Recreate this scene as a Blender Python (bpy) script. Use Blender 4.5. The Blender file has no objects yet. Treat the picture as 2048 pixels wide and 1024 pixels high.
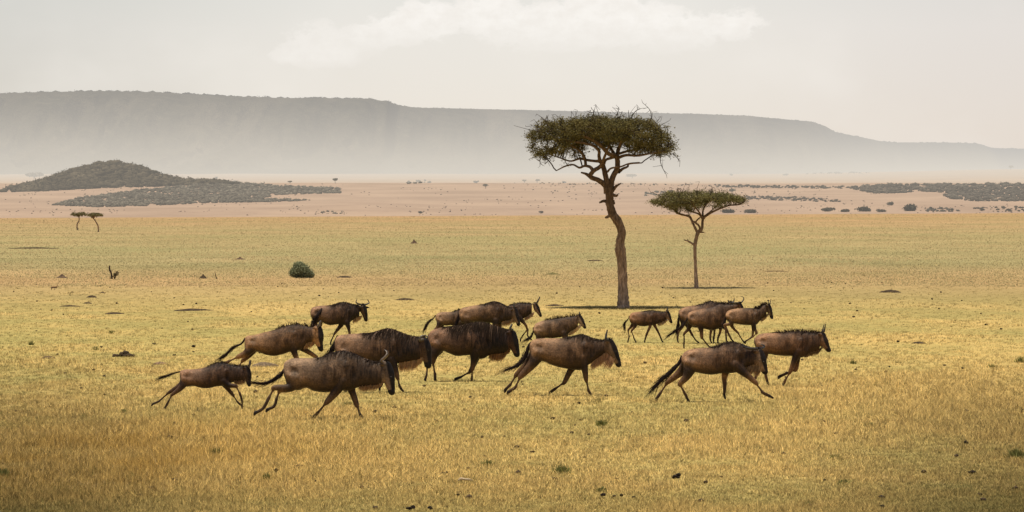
import bpy, math, random
import numpy as np
from mathutils import Vector, Matrix

rng = np.random.default_rng(7)
random.seed(7)
D2 = bpy.data
scene = bpy.context.scene
COL = scene.collection

# ------------------------------------------------------------------ camera model
F = 7680.0          # focal length in pixels of a 2048 wide frame
CH = 4.0            # camera height
HY = 415.0          # row of the horizon
cam = D2.cameras.new("camera"); camo = D2.objects.new("camera", cam); COL.objects.link(camo)
cam.sensor_width = 36.0; cam.lens = 36.0 * F / 2048.0
cam.clip_start = 0.5; cam.clip_end = 90000.0
camo.location = (0, 0, CH)
camo.rotation_euler = (math.radians(90) - math.atan((512 - HY) / F), 0, 0)
scene.camera = camo
scene.view_settings.view_transform = 'Standard'
scene.view_settings.look = 'None'
scene.view_settings.exposure = 0.0
scene.view_settings.gamma = 1.0

# ------------------------------------------------------------------ numpy noise
def _hash(ix, iy, seed):
    n = ((ix & 0xffffff) * 374761393 + (iy & 0xffffff) * 668265263 + seed * 144269504) & 0xffffffff
    for m_ in (0x45d9f3b, 0x2c1b3c6d, 0x297a2d39):
        n = ((n ^ (n >> 15)) * m_) & 0xffffffff
    n = n ^ (n >> 16)
    return (n & 0xffffff) / 16777215.0
def vnoise(x, y, seed=0):
    x = np.asarray(x, float); y = np.asarray(y, float)
    ix = np.floor(x).astype(np.int64); iy = np.floor(y).astype(np.int64)
    fx = x - ix; fy = y - iy
    fx = fx * fx * (3 - 2 * fx); fy = fy * fy * (3 - 2 * fy)
    a = _hash(ix, iy, seed); b = _hash(ix + 1, iy, seed)
    c = _hash(ix, iy + 1, seed); d = _hash(ix + 1, iy + 1, seed)
    return (a * (1 - fx) + b * fx) * (1 - fy) + (c * (1 - fx) + d * fx) * fy
def fbm(x, y, seed=0, octv=4):
    s = 0; a = 0.5; t = 0
    for k in range(octv):
        s = s + a * vnoise(np.asarray(x) * 2 ** k, np.asarray(y) * 2 ** k, seed + k * 17); t += a; a *= 0.5
    return s / t
def sstep(a, b, x):
    t = np.clip((np.asarray(x, float) - a) / (b - a), 0, 1); return t * t * (3 - 2 * t)

# ------------------------------------------------------------------ terrain height
HILLX = [-400, 0, 40, 80, 120, 160, 195, 240, 280, 310, 340, 380, 440, 520, 600, 700]
HILLH = [0, 0, 3, 11, 25, 40, 49, 49, 40, 29, 19, 15, 12, 7, 3, 0]
def terrain(X, Y):
    X = np.asarray(X, float); Y = np.asarray(Y, float)
    px = 1024 + X / np.maximum(Y, 50) * F
    z = np.zeros(np.broadcast(X, Y).shape)
    # near plain, gently undulating
    z = z + 0.10 * (fbm(X / 9, Y / 9, 3) - 0.5) * sstep(40, 60, Y) * (1 - sstep(300, 600, Y))
    z = z + (0.68 + X * 0.005) * sstep(700, 1500, Y)
    z = z + 0.35 * (fbm(X / 60, Y / 160, 31, 3) - 0.5) * sstep(180, 700, Y) * (1 - sstep(1450, 1700, Y))
    # dip behind the first crest, then two rising plains
    k = sstep(1500, 2500, Y)
    z2 = np.interp(Y, [0, 1500, 2500, 3200, 6000, 6300, 6900, 12000, 13500, 60000], [0, 0, -12, -4, 41.5, 42, 44, 110, 112, 115])
    z2 = z2 + 3.0 * (fbm(X / 300, Y / 500, 5, 3) - 0.5) * sstep(2300, 3200, Y)
    z2 = z2 + sstep(7000, 12000, Y) * 14 * sstep(1500, 2100, px)
    z = z * (1 - k) + z2 * k + 0.0
    # wooded hill
    pxl = 1024 + X / 5200.0 * F
    hh = np.interp(pxl, HILLX, HILLH) * 5200 / F
    hh = hh * (0.92 + 0.16 * fbm(X / 30, Y / 30, 9, 3))
    z = z + hh * np.exp(-((Y - 5200) / 190.0) ** 2)
    return z
def hit(px, py, y0=45.0, y1=14000.0):
    Ys = np.geomspace(y0, y1, 2200)
    X = (px - 1024) / F * Ys
    zr = CH + (HY - py) / F * Ys
    d = zr - terrain(X, Ys)
    i = np.argmax(d < 0) if (d < 0).any() else len(Ys) - 1
    if i > 0 and d[i] < 0:
        t = d[i - 1] / (d[i - 1] - d[i] + 1e-9)
        Y = Ys[i - 1] + t * (Ys[i] - Ys[i - 1])
    else: Y = Ys[i]
    Xf = (px - 1024) / F * Y
    return float(Xf), float(Y), float(terrain(Xf, Y))

# ------------------------------------------------------------------ object helpers
def link(name, me, mat=None, parent=None, loc=None):
    o = D2.objects.new(name, me); COL.objects.link(o)
    if mat is not None and me is not None: me.materials.append(mat)
    if parent is not None: o.parent = parent
    if loc is not None: o.location = loc
    return o
def tag(o, label=None, cat=None, group=None, kind=None):
    if label: o["label"] = label
    if cat: o["category"] = cat
    if group: o["group"] = group
    if kind: o["kind"] = kind
    return o
def np_mesh(name, V, tris, cols=None, smooth=False, n=3):
    """fast mesh: V (N,3), tris (M,n)"""
    V = np.asarray(V, np.float32); tris = np.asarray(tris, np.int32)
    me = D2.meshes.new(name)
    me.vertices.add(len(V)); me.vertices.foreach_set("co", V.ravel())
    M = len(tris)
    me.loops.add(M * n); me.loops.foreach_set("vertex_index", tris.ravel())
    me.polygons.add(M)
    me.polygons.foreach_set("loop_start", np.arange(0, M * n, n, dtype=np.int32))
    if smooth: me.polygons.foreach_set("use_smooth", np.ones(M, bool))
    if cols is not None:
        a = me.color_attributes.new("col", 'FLOAT_COLOR', 'POINT')
        c = np.ones((len(V), 4), np.float32); c[:, :3] = cols
        a.data.foreach_set("color", c.ravel())
    me.update(calc_edges=True); me.validate()
    return me

# ------------------------------------------------------------------ node helpers
class NT:
    def __init__(self, mat): self.m = mat; self.t = mat.node_tree; self.n = self.t.nodes; self.l = self.t.links
    def new(self, typ, **kw):
        nd = self.n.new(typ)
        for k, v in kw.items(): setattr(nd, k, v)
        return nd
    def link(self, a, b): self.l.new(a, b)
    def math(self, op, a, b=None, c=None, clamp=False):
        nd = self.new('ShaderNodeMath', operation=op); nd.use_clamp = clamp
        for i, v in enumerate((a, b, c)):
            if v is None: continue
            if isinstance(v, (int, float)): nd.inputs[i].default_value = v
            else: self.link(v, nd.inputs[i])
        return nd.outputs[0]
    def mix(self, fac, a, b, blend='MIX'):
        nd = self.new('ShaderNodeMix', data_type='RGBA', blend_type=blend)
        for key, v in ((0, fac), (6, a), (7, b)):
            if isinstance(v, (int, float)): nd.inputs[key].default_value = v
            elif isinstance(v, (tuple, list)): nd.inputs[key].default_value = (*v[:3], 1)
            else: self.link(v, nd.inputs[key])
        return nd.outputs[2]
    def noise(self, vec, scale, detail=4, rough=0.55, dim='3D'):
        nd = self.new('ShaderNodeTexNoise', noise_dimensions=dim)
        nd.inputs['Scale'].default_value = scale; nd.inputs['Detail'].default_value = detail
        nd.inputs['Roughness'].default_value = rough
        if vec is not None: self.link(vec, nd.inputs['Vector'])
        return nd.outputs['Fac']
    def ramp(self, fac, stops):
        nd = self.new('ShaderNodeValToRGB'); cr = nd.color_ramp
        while len(cr.elements) < len(stops): cr.elements.new(0.5)
        for e, (p, c) in zip(cr.elements, stops):
            e.position = p; e.color = (*c, 1) if len(c) == 3 else c
        self.link(fac, nd.inputs[0]); return nd.outputs[0]
    def mapr(self, v, a, b, c=0.0, d=1.0, smooth=True):
        nd = self.new('ShaderNodeMapRange'); nd.interpolation_type = 'SMOOTHSTEP' if smooth else 'LINEAR'
        self.link(v, nd.inputs[0])
        for i, x in enumerate((a, b, c, d)): nd.inputs[i + 1].default_value = x
        return nd.outputs[0]

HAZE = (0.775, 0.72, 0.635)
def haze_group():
    """aerial haze painted into the materials as a glow: thickens with distance, lies low under the escarpment"""
    g = D2.node_groups.new("painted_haze", 'ShaderNodeTree')
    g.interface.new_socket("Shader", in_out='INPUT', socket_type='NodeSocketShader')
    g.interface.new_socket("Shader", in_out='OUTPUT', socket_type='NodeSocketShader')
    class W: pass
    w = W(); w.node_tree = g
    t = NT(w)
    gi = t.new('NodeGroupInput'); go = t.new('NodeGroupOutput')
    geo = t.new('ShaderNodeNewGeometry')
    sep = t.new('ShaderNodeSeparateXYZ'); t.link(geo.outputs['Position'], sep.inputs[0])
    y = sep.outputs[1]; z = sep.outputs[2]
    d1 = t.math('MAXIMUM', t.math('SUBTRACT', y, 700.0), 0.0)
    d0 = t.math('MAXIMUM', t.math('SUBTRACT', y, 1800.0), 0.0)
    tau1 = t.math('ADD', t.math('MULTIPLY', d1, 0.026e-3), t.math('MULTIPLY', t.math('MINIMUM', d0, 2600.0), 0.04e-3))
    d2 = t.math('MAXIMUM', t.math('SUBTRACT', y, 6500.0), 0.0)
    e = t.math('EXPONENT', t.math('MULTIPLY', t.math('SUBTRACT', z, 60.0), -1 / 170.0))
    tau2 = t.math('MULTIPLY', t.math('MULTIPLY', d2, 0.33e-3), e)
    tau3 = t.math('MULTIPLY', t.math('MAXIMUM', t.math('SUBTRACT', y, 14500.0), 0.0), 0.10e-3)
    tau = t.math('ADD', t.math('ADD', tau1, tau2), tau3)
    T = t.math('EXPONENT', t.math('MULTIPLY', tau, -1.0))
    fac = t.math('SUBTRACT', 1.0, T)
    em = t.new('ShaderNodeEmission')  # haze glow mixed over the surface by world position, no real volume
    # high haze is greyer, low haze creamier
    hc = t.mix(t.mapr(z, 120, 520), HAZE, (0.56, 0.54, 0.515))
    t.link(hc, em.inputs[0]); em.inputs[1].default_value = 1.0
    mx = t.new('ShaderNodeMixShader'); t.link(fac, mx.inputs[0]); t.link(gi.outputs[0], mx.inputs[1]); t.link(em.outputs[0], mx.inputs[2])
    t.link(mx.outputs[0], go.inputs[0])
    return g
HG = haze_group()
def new_mat(name):
    m = D2.materials.new(name); m.use_nodes = True
    m.node_tree.nodes.clear()
    return m, NT(m)
def finish(t, color, rough=0.9, bump=None, haze=False, trans=None, spec=0.2, sheen=0.0):
    out = t.new('ShaderNodeOutputMaterial')
    b = t.new('ShaderNodeBsdfPrincipled')
    if isinstance(color, tuple): b.inputs['Base Color'].default_value = (*color, 1)
    else: t.link(color, b.inputs['Base Color'])
    if isinstance(rough, float): b.inputs['Roughness'].default_value = rough
    else: t.link(rough, b.inputs['Roughness'])
    b.inputs['Specular IOR Level'].default_value = spec
    if sheen: b.inputs['Sheen Weight'].default_value = sheen; b.inputs['Sheen Roughness'].default_value = 0.5
    if bump is not None:
        bn = t.new('ShaderNodeBump'); bn.inputs['Strength'].default_value = bump[1]; bn.inputs['Distance'].default_value = bump[2]
        t.link(bump[0], bn.inputs['Height']); t.link(bn.outputs[0], b.inputs['Normal'])
    sh = b.outputs[0]
    if trans:
        tr = t.new('ShaderNodeBsdfTranslucent')
        if isinstance(color, tuple): tr.inputs[0].default_value = (*color, 1)
        else: t.link(color, tr.inputs[0])
        mx = t.new('ShaderNodeMixShader'); mx.inputs[0].default_value = trans
        t.link(sh, mx.inputs[1]); t.link(tr.outputs[0], mx.inputs[2]); sh = mx.outputs[0]
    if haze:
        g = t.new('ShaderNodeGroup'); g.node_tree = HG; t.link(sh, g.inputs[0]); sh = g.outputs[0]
    t.link(sh, out.inputs[0])
def attr(t, name="col"):
    a = t.new('ShaderNodeAttribute'); a.attribute_name = name; return a.outputs['Color']
def pos(t):
    return t.new('ShaderNodeNewGeometry').outputs['Position']
def objc(t):
    return t.new('ShaderNodeTexCoord').outputs['Object']

def mat_col(name, rough=0.9, haze=False, trans=None, nscale=None, namp=0.25, bump=None, spec=0.2, sheen=0.0):
    m, t = new_mat(name); c = attr(t)
    if nscale:
        n = t.noise(objc(t), nscale, 4)
        c = t.mix(1.0, c, t.mapr(n, 0.3, 0.7, 1 - namp, 1 + namp), 'MULTIPLY')
    b = None
    if bump: b = (t.noise(objc(t), bump[0], 5), bump[1], bump[2])
    finish(t, c, rough, b, haze, trans, spec, sheen); return m
def mat_plain(name, col, rough=0.9, haze=False, nscale=3.0, amp=0.3, bump=0.0, spec=0.2):
    m, t = new_mat(name); n = t.noise(objc(t), nscale, 5)
    c = t.mix(1.0, col, t.mapr(n, 0.3, 0.7, 1 - amp, 1 + amp), 'MULTIPLY')
    finish(t, c, rough, (n, bump, 0.05) if bump else None, haze, None, spec); return m

# ------------------------------------------------------------------ ground colour (shared by soil sheet and grass)
def grass_tone(X, Y):
    """returns (dry 0..1, tall 0..1, bright) maps"""
    X = np.asarray(X, float); Y = np.asarray(Y, float)
    py = HY + CH * F / np.maximum(Y, 30); px = 1024 + X / np.maximum(Y, 30) * F
    a = fbm(X / 3.2, Y / 5.0, 40, 4); b = fbm(X / 0.7, Y / 1.2, 60, 3); c = fbm(X / 14, Y / 26, 80, 3)
    dry = 0.49 + 1.5 * (a - 0.5) + 0.7 * (b - 0.5) + 1.0 * (c - 0.5)
    # stands of taller dry straw: a broad tongue at the left front, a belt on the right
    st = np.exp(-(((X + 5.6) / 4.2) ** 2 + ((Y - 66) / 9.0) ** 2))
    st = st + 0.7 * np.exp(-(((X - 8.5) / 5.0) ** 2 + ((Y - 82) / 16.0) ** 2))
    st = st + 0.5 * np.exp(-(((X + 14) / 5.0) ** 2 + ((Y - 98) / 12.0) ** 2))
    st = st + 0.35 * np.exp(-(((X - 2) / 9.0) ** 2 + ((Y - 72) / 10.0) ** 2))
    dry = dry + 0.45 * st
    dry = dry - 0.28 * sstep(60, 50, Y) - 0.22 * np.exp(-((Y - 180) / 40.0) ** 2)
    tall = np.clip(0.25 + 0.9 * st + 1.1 * (a - 0.5) + 0.7 * (b - 0.5), 0.02, 1.3)
    return np.clip(dry, 0, 1), tall
GREEN = np.array([0.385, 0.325, 0.125]); STRAW = np.array([0.60, 0.425, 0.165])
def tone_col(dry, X, Y):
    c = GREEN * (1 - dry[:, None]) + STRAW * dry[:, None]
    # darker toward the foreground and the flanks, least so in a central band
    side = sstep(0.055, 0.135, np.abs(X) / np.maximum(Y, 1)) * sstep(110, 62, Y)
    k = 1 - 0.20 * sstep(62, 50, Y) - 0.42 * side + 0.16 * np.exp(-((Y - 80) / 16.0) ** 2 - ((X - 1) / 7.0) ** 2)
    c = c * np.clip(k, 0.3, 1)[:, None]
    # farther out the sward is drier and paler
    far = sstep(105, 215, Y)[:, None]
    tan = np.array([0.43, 0.325, 0.148]) * (0.80 + 0.30 * dry[:, None])
    c = c * (1 - far) + tan * far
    # old rusty straw in the left foreground
    rust = (np.exp(-(((X + 6.3) / 3.2) ** 2 + ((Y - 62) / 8.0) ** 2)) * np.clip(0.4 + 1.6 * (fbm(X / 1.1, Y / 1.6, 71, 3) - .3), 0, 1))[:, None]
    return c * (1 - rust * (1 - np.array([0.78, 0.68, 0.50])))

# ------------------------------------------------------------------ world
def build_world():
    w = D2.worlds.new("World"); scene.world = w; w.use_nodes = True
    t = NT(w); t.n.clear()
    out = t.new('ShaderNodeOutputWorld')
    sky = t.new('ShaderNodeTexSky'); sky.sky_type = 'NISHITA'; sky.sun_disc = False
    sky.sun_elevation = math.radians(SUN_EL); sky.sun_rotation = math.radians(SUN_ROT)
    sky.dust_density = 4.0; sky.altitude = 1500
    b1 = t.new('ShaderNodeBackground'); b1.inputs[1].default_value = 0.08
    t.link(sky.outputs[0], b1.inputs[0])
    tc = t.new('ShaderNodeTexCoord'); sep = t.new('ShaderNodeSeparateXYZ'); t.link(tc.outputs['Generated'], sep.inputs[0])
    x, y, z = sep.outputs
    yy = t.math('MAXIMUM', y, 0.05)
    u = t.math('DIVIDE', x, yy); v = t.math('DIVIDE', z, yy)
    cmb = t.new('ShaderNodeCombineXYZ'); t.link(u, cmb.inputs[0]); t.link(t.math('MULTIPLY', v, 1.5), cmb.inputs[1])
    uv = cmb.outputs[0]
    # base haze veil colour: cream near the land, paler grey above
    base = t.ramp(t.mapr(v, -0.005, 0.06, smooth=False), [(0.0, (0.82, 0.73, 0.62)), (0.38, (0.84, 0.775, 0.685)), (0.60, (0.835, 0.79, 0.72)), (0.80, (0.83, 0.80, 0.745)), (1.0, (0.78, 0.775, 0.73))])
    # greyer toward the left
    base = t.mix(t.mapr(u, -0.02, -0.15), base, t.mix(1.0, base, (0.82, 0.83, 0.83), 'MULTIPLY'))
    base = t.mix(t.mapr(u, 0.02, 0.14), base, t.mix(1.0, base, (0.935, 0.915, 0.925), 'MULTIPLY'))
    soft = t.noise(uv, 14, 4, 0.5)
    base = t.mix(t.mapr(soft, 0.45, 0.75, 0, 0.45), base, (0.915, 0.875, 0.815))
    # cumulus heads: blobs in sky coordinates
    nz = t.noise(uv, 170, 7, 0.66); nz2 = t.noise(uv, 60, 4, 0.6)
    blobs = [(860, 42, 50, 34), (800, 60, 60, 28), (985, 30, 62, 46), (1060, 55, 90, 40), (1105, 34, 30, 24), (1215, 30, 80, 44),
             (1290, 45, 80, 40), (1370, 58, 70, 32), (1455, 52, 52, 30), (1180, 60, 200, 34), (745, 75, 60, 22), (640, 95, 48, 34), (620, 110, 60, 22), (690, 105, 50, 22)]
    f = None
    for (px, py, rx, ry) in blobs:
        u0 = (px - 1024) / F; v0 = (HY - py) / F
        du = t.math('MULTIPLY', t.math('SUBTRACT', u, u0), F / (rx * 1.28))
        dv = t.math('MULTIPLY', t.math('SUBTRACT', v, v0), F / (ry * 1.25))
        d = t.math('SQRT', t.math('ADD', t.math('MULTIPLY', du, du), t.math('MULTIPLY', dv, dv)))
        f = d if f is None else t.math('MINIMUM', f, d)
    dd = t.math('ADD', f, t.math('MULTIPLY', t.math('SUBTRACT', nz, 0.5), 1.9))
    dd = t.math('ADD', dd, t.math('MULTIPLY', t.math('SUBTRACT', nz2, 0.5), 1.6))
    cl = t.mapr(dd, 1.18, 0.74)
    fade = t.mapr(v, (HY - 140) / F, (HY - 30) / F)     # cloud base melts into the haze
    low = t.mapr(v, (HY - 150) / F, (HY - 115) / F)
    uf = t.mapr(u, (700 - 1024) / F, (730 - 1024) / F)
    fade2 = t.math('ADD', t.math('MULTIPLY', uf, fade), t.math('MULTIPLY', t.math('SUBTRACT', 1.0, uf), t.math('MULTIPLY', low, 0.55)))
    shade = t.mapr(nz, 0.3, 0.7, 0.0, 1.0)
    ccol = t.mix(shade, (0.895, 0.855, 0.80), (0.965, 0.93, 0.88))
    colr = t.mix(t.math('MULTIPLY', t.math('MULTIPLY', cl, fade2), 0.9), base, ccol)
    b2 = t.new('ShaderNodeBackground'); b2.inputs[1].default_value = 1.0; t.link(colr, b2.inputs[0])
    mx = t.new('ShaderNodeMixShader')
    t.link(t.mapr(z, 0.065, 0.20), mx.inputs[0])
    t.link(b2.outputs[0], mx.inputs[1]); t.link(b1.outputs[0], mx.inputs[2])
    t.link(mx.outputs[0], out.inputs[0])
SUN_EL = 80.0
# direction the light travels: from upper left, slightly from the camera's side
SUN_FROM = Vector((-0.75, -0.66, 0)).normalized()
el = math.radians(SUN_EL)
sdir = Vector((SUN_FROM.x * math.cos(el), SUN_FROM.y * math.cos(el), math.sin(el)))
SUN_ROT = math.degrees(math.atan2(SUN_FROM.x, SUN_FROM.y))
build_world()
sl = D2.lights.new("sun", 'SUN'); sl.energy = 5.0; sl.angle = math.radians(6.0); sl.color = (1.0, 0.91, 0.75)
so = D2.objects.new("sun", sl); COL.objects.link(so); so.location = (0, 0, 60)
so.rotation_euler = sdir.to_track_quat('Z', 'Y').to_euler()

# ------------------------------------------------------------------ ground sheet
def build_ground():
    rows = np.concatenate([[-300, -100, -20, 20], np.arange(30, 46, 4.0), np.arange(46, 150, 0.9), np.geomspace(150, 1400, 230), np.arange(1410, 2600, 30.0),
                           np.arange(2640, 6800, 22.0), np.geomspace(6850, 13500, 90), np.array([16000, 22000, 30000, 45000])])
    U = np.concatenate([np.linspace(-1, -0.16, 45)[:-1], np.linspace(-0.16, 0.16, 330), np.linspace(0.16, 1, 45)[1:]])
    Yg, Ug = np.meshgrid(rows, U, indexing='ij')
    Xg = Ug * (np.abs(Yg) + 60)
    # keep the fan straight in the visible range
    Z = terrain(Xg, Yg)
    nr, nc = Yg.shape
    V = np.stack([Xg, Yg, Z], -1).reshape(-1, 3)
    i = np.arange(nr - 1)[:, None] * nc + np.arange(nc - 1)[None, :]
    Q = np.stack([i, i + 1, i + nc + 1, i + nc], -1).reshape(-1, 4)
    X = V[:, 0]; Y = V[:, 1]
    dry, tall = grass_tone(X, Y)
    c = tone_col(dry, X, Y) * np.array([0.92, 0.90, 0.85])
    # soil sheet toned slightly darker than the grass blades
    me = np_mesh("ground", V, Q, c, True, 4)
    m, t = new_mat("savanna_ground")
    P = pos(t); sep = t.new('ShaderNodeSeparateXYZ'); t.link(P, sep.inputs[0]); X_, Y_, Z_ = sep.outputs
    near = attr(t)
    n1 = t.noise(P, 2.2, 6, 0.65); n2 = t.noise(P, 0.35, 5, 0.6)
    mp = t.new('ShaderNodeMapping'); t.link(P, mp.inputs[0]); mp.inputs['Scale'].default_value = (2.2, 1.0, 1.0)
    n3 = t.noise(mp.outputs[0], 0.028, 6, 0.62)
    n4 = t.noise(mp.outputs[0], 0.0075, 5, 0.55)
    near = t.mix(1.0, near, t.mapr(n1, 0.3, 0.72, 0.72, 1.22), 'MULTIPLY')
    # middle plain 150..1600 m
    mid = t.ramp(n3, [(0.30, (0.29, 0.225, 0.112)), (0.44, (0.345, 0.262, 0.134)), (0.56, (0.40, 0.295, 0.152)), (0.70, (0.45, 0.32, 0.17))])
    mid = t.mix(t.mapr(n4, 0.36, 0.66), mid, t.mix(0.65, mid, (0.295, 0.262, 0.125)))
    # broad belts seen across the plain
    belt = t.ramp(t.mapr(Y_, 150, 1500, smooth=False), [(0.0, (1.0, 1.0, 1.0)), (0.045, (1.18, 1.0, 0.95)), (0.09, (0.86, 0.95, 0.9)), (0.22, (0.92, 0.97, 0.92)), (0.45, (1.0, 0.95, 0.95)), (0.8, (1.02, 0.88, 0.86)), (1.0, (1.1, 0.93, 0.95))])
    mid = t.mix(1.0, mid, belt, 'MULTIPLY')
    mid = t.mix(1.0, mid, t.mapr(n2, 0.3, 0.7, 0.9, 1.08), 'MULTIPLY')
    sp = t.noise(P, 0.9, 4, 0.7)
    mid = t.mix(t.mapr(sp, 0.66, 0.74, 0, 0.35), mid, (0.10, 0.08, 0.035))
    c = t.mix(t.mapr(Y_, 150, 230), near, mid)
    # far plains: pinkish pale grassland with dark scrub specks
    mp2 = t.new('ShaderNodeMapping'); t.link(P, mp2.inputs[0]); mp2.inputs['Scale'].default_value = (2.0, 1.0, 0.0)
    f1 = t.noise(mp2.outputs[0], 0.004, 5, 0.6); f2 = t.noise(mp2.outputs[0], 0.05, 4, 0.6)
    far = t.ramp(f1, [(0.35, (0.285, 0.198, 0.140)), (0.5, (0.33, 0.232, 0.165)), (0.65, (0.37, 0.262, 0.185))])
    far = t.mix(t.mapr(f2, 0.60, 0.70, 0, 0.6), far, (0.19, 0.135, 0.095))
    far2 = t.mix(t.mapr(f1, 0.35, 0.65), (0.34, 0.235, 0.15), (0.40, 0.28, 0.175))
    far = t.mix(t.mapr(Y_, 6000, 7200), far, far2)
    c = t.mix(t.mapr(Y_, 1480, 1800), c, far)
    # dark litter around the big acacia, with its crown's shade painted in
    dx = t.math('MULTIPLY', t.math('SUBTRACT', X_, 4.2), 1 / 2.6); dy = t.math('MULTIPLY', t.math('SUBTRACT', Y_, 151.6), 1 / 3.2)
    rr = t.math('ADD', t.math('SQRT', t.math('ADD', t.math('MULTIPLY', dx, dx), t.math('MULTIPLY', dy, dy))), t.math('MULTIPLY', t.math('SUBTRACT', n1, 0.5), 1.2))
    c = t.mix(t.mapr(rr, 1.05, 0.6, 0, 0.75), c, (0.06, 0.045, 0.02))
    bb = t.noise(P, 5.0, 5, 0.7)
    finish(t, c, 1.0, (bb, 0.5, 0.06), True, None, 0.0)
    o = link("ground", me, m); tag(o, kind="structure")
build_ground()

# ------------------------------------------------------------------ escarpment
RX = [-900, -300, 0, 100, 200, 300, 380, 470, 560, 650, 740, 775, 800, 830, 950, 1100, 1200, 1400, 1500, 1560, 1620, 1650, 1670, 1700, 1760, 1790, 1900, 1955, 1985, 2048, 2300, 2900]
RY = [200, 190, 187, 184, 182, 184, 188, 193, 196, 196, 198, 203, 211, 215, 218, 221, 224, 228, 232, 238, 243, 252, 264, 270, 282, 285, 285, 287, 296, 298, 302, 305]
def rim(px):
    Y = np.interp(px, [-900, 0, 775, 800, 1620, 1700, 1960, 1990, 2900], [13000, 13500, 14500, 15200, 17500, 19500, 21500, 25500, 28000])
    y = np.interp(px, RX, RY)
    return Y, y
def build_escarpment():
    px = np.linspace(-900, 2900, 950)
    Yr, yr = rim(px)
    zr = CH + (HY - yr) / F * Yr
    vs = np.concatenate([np.linspace(0, 1, 46), [1.04, 1.15, 1.6]])
    V = []
    for v in vs:
        if v <= 1:
            prof = v ** 1.35 * 0.62 + 0.38 * sstep(0.62, 1.0, v)
            Y = Yr - 2600 * (1 - v)
        else:
            prof = 1.0 - 0.01 * (v - 1); Y = Yr + 6000 * (v - 1)
        gul = (fbm(px / 60.0 + 3, v * 2.2 + 0 * px, 11, 4) - 0.5)
        Y = Y + gul * 1700 * math.sin(math.pi * min(v, 1.0)) + (px * 0)
        X = (px - 1024) / F * Yr
        Z = 96 + (zr - 96) * prof + (fbm(px / 6, v * 30 + 0 * px, 12, 3) - 0.5) * 22 * (0.3 if v > 1 else math.sin(math.pi * min(v, 1)) + 0.1)
        V.append(np.stack([X, Y, Z], -1))
    V = np.array(V); nr, nc = V.shape[:2]; V = V.reshape(-1, 3)
    i = np.arange(nr - 1)[:, None] * nc + np.arange(nc - 1)[None, :]
    Q = np.stack([i, i + 1, i + nc + 1, i + nc], -1).reshape(-1, 4)
    me = np_mesh("escarpment", V, Q, None, True, 4)
    m, t = new_mat("escarpment_bush"); P = pos(t)
    a = t.noise(P, 0.012, 6, 0.7); b = t.noise(P, 0.0016, 5, 0.6)
    c = t.ramp(a, [(0.35, (0.035, 0.034, 0.022)), (0.6, (0.085, 0.078, 0.05)), (0.75, (0.16, 0.135, 0.09))])
    c = t.mix(t.mapr(b, 0.4, 0.7, 0, 0.5), c, (0.13, 0.11, 0.075))
    mq = t.new('ShaderNodeMapping'); t.link(P, mq.inputs[0]); mq.inputs['Scale'].default_value = (1, .15, .35)
    gq = t.noise(mq.outputs[0], 0.0042, 5, 0.6)
    c = t.mix(t.mapr(gq, 0.50, 0.72, 0, .35), c, (0.30, 0.25, 0.18))
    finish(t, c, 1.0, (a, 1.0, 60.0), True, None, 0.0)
    o = link("escarpment", me, m); tag(o, kind="structure")
    return px, Yr, zr
build_escarpment()

# ------------------------------------------------------------------ blob bushes (leaf clumps) for masses of distant scrub
def ico(sub=1):
    import bmesh
    bm = bmesh.new(); bmesh.ops.create_icosphere(bm, subdivisions=sub, radius=1.0)
    V = np.array([v.co[:] for v in bm.verts]); T = np.array([[v.index for v in f.verts] for f in bm.faces]); bm.free()
    return V, T
ICO1 = ico(1); ICO2 = ico(2)
def bush_mass(name, pts, col, haze_mat, flat=0.75, leafy=14, lab=None, kind="stuff", seed=1, dome=True):
    """pts: list (x,y,z,r). each bush: ragged core of facets plus loose leaf flakes"""
    r_ = np.random.default_rng(seed)
    VV = []; TT = []; CC = []; off = 0
    for (x, y, z, r) in pts:
        V, T = ICO1 if r < 1e9 else ICO2
        n = len(V)
        s = r * (0.72 + 0.55 * r_.random(n))[:, None]
        P = V * s * np.array([1.45, 1.3, flat]) + np.array([x, y, z + r * flat * 0.62])
        VV.append(P); TT.append(T + off); off += n
        c = np.array(col) * (0.65 + 0.6 * r_.random()) * (0.75 + 0.5 * vnoise(x / 25.0, y / 60.0, 3))
        CC.append(c[None, :] * (0.8 + 0.3 * (V[:, 2:3] * .5 + .5)) * (0.75 + 0.5 * r_.random((n, 1))))  # bush tops painted lighter, as if lit from above
        if leafy:
            k = leafy
            d = r_.normal(size=(k, 3)); d[:, 2] = np.abs(d[:, 2]) * 0.9 - 0.15; d /= np.linalg.norm(d, axis=1)[:, None]
            cen = d * r * (0.85 + 0.4 * r_.random((k, 1))) * np.array([1.45, 1.3, flat]) + np.array([x, y, z + r * flat * 0.62])
            sz = r * 0.22
            tri = cen[:, None, :] + r_.normal(size=(k, 3, 3)) * sz
            VV.append(tri.reshape(-1, 3)); TT.append(np.arange(k * 3).reshape(-1, 3) + off); off += 3 * k
            CC.append(np.repeat(c[None, :] * (0.7 + 0.6 * r_.random((k, 1))), 3, axis=0))
    me = np_mesh(name, np.concatenate(VV), np.concatenate(TT), np.concatenate(CC), False)
    o = link(name, me, haze_mat)
    if kind: tag(o, kind=kind)
    return o
M_FARBUSH = mat_col("distant_scrub", 1.0, haze=True, spec=0.0)

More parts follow.
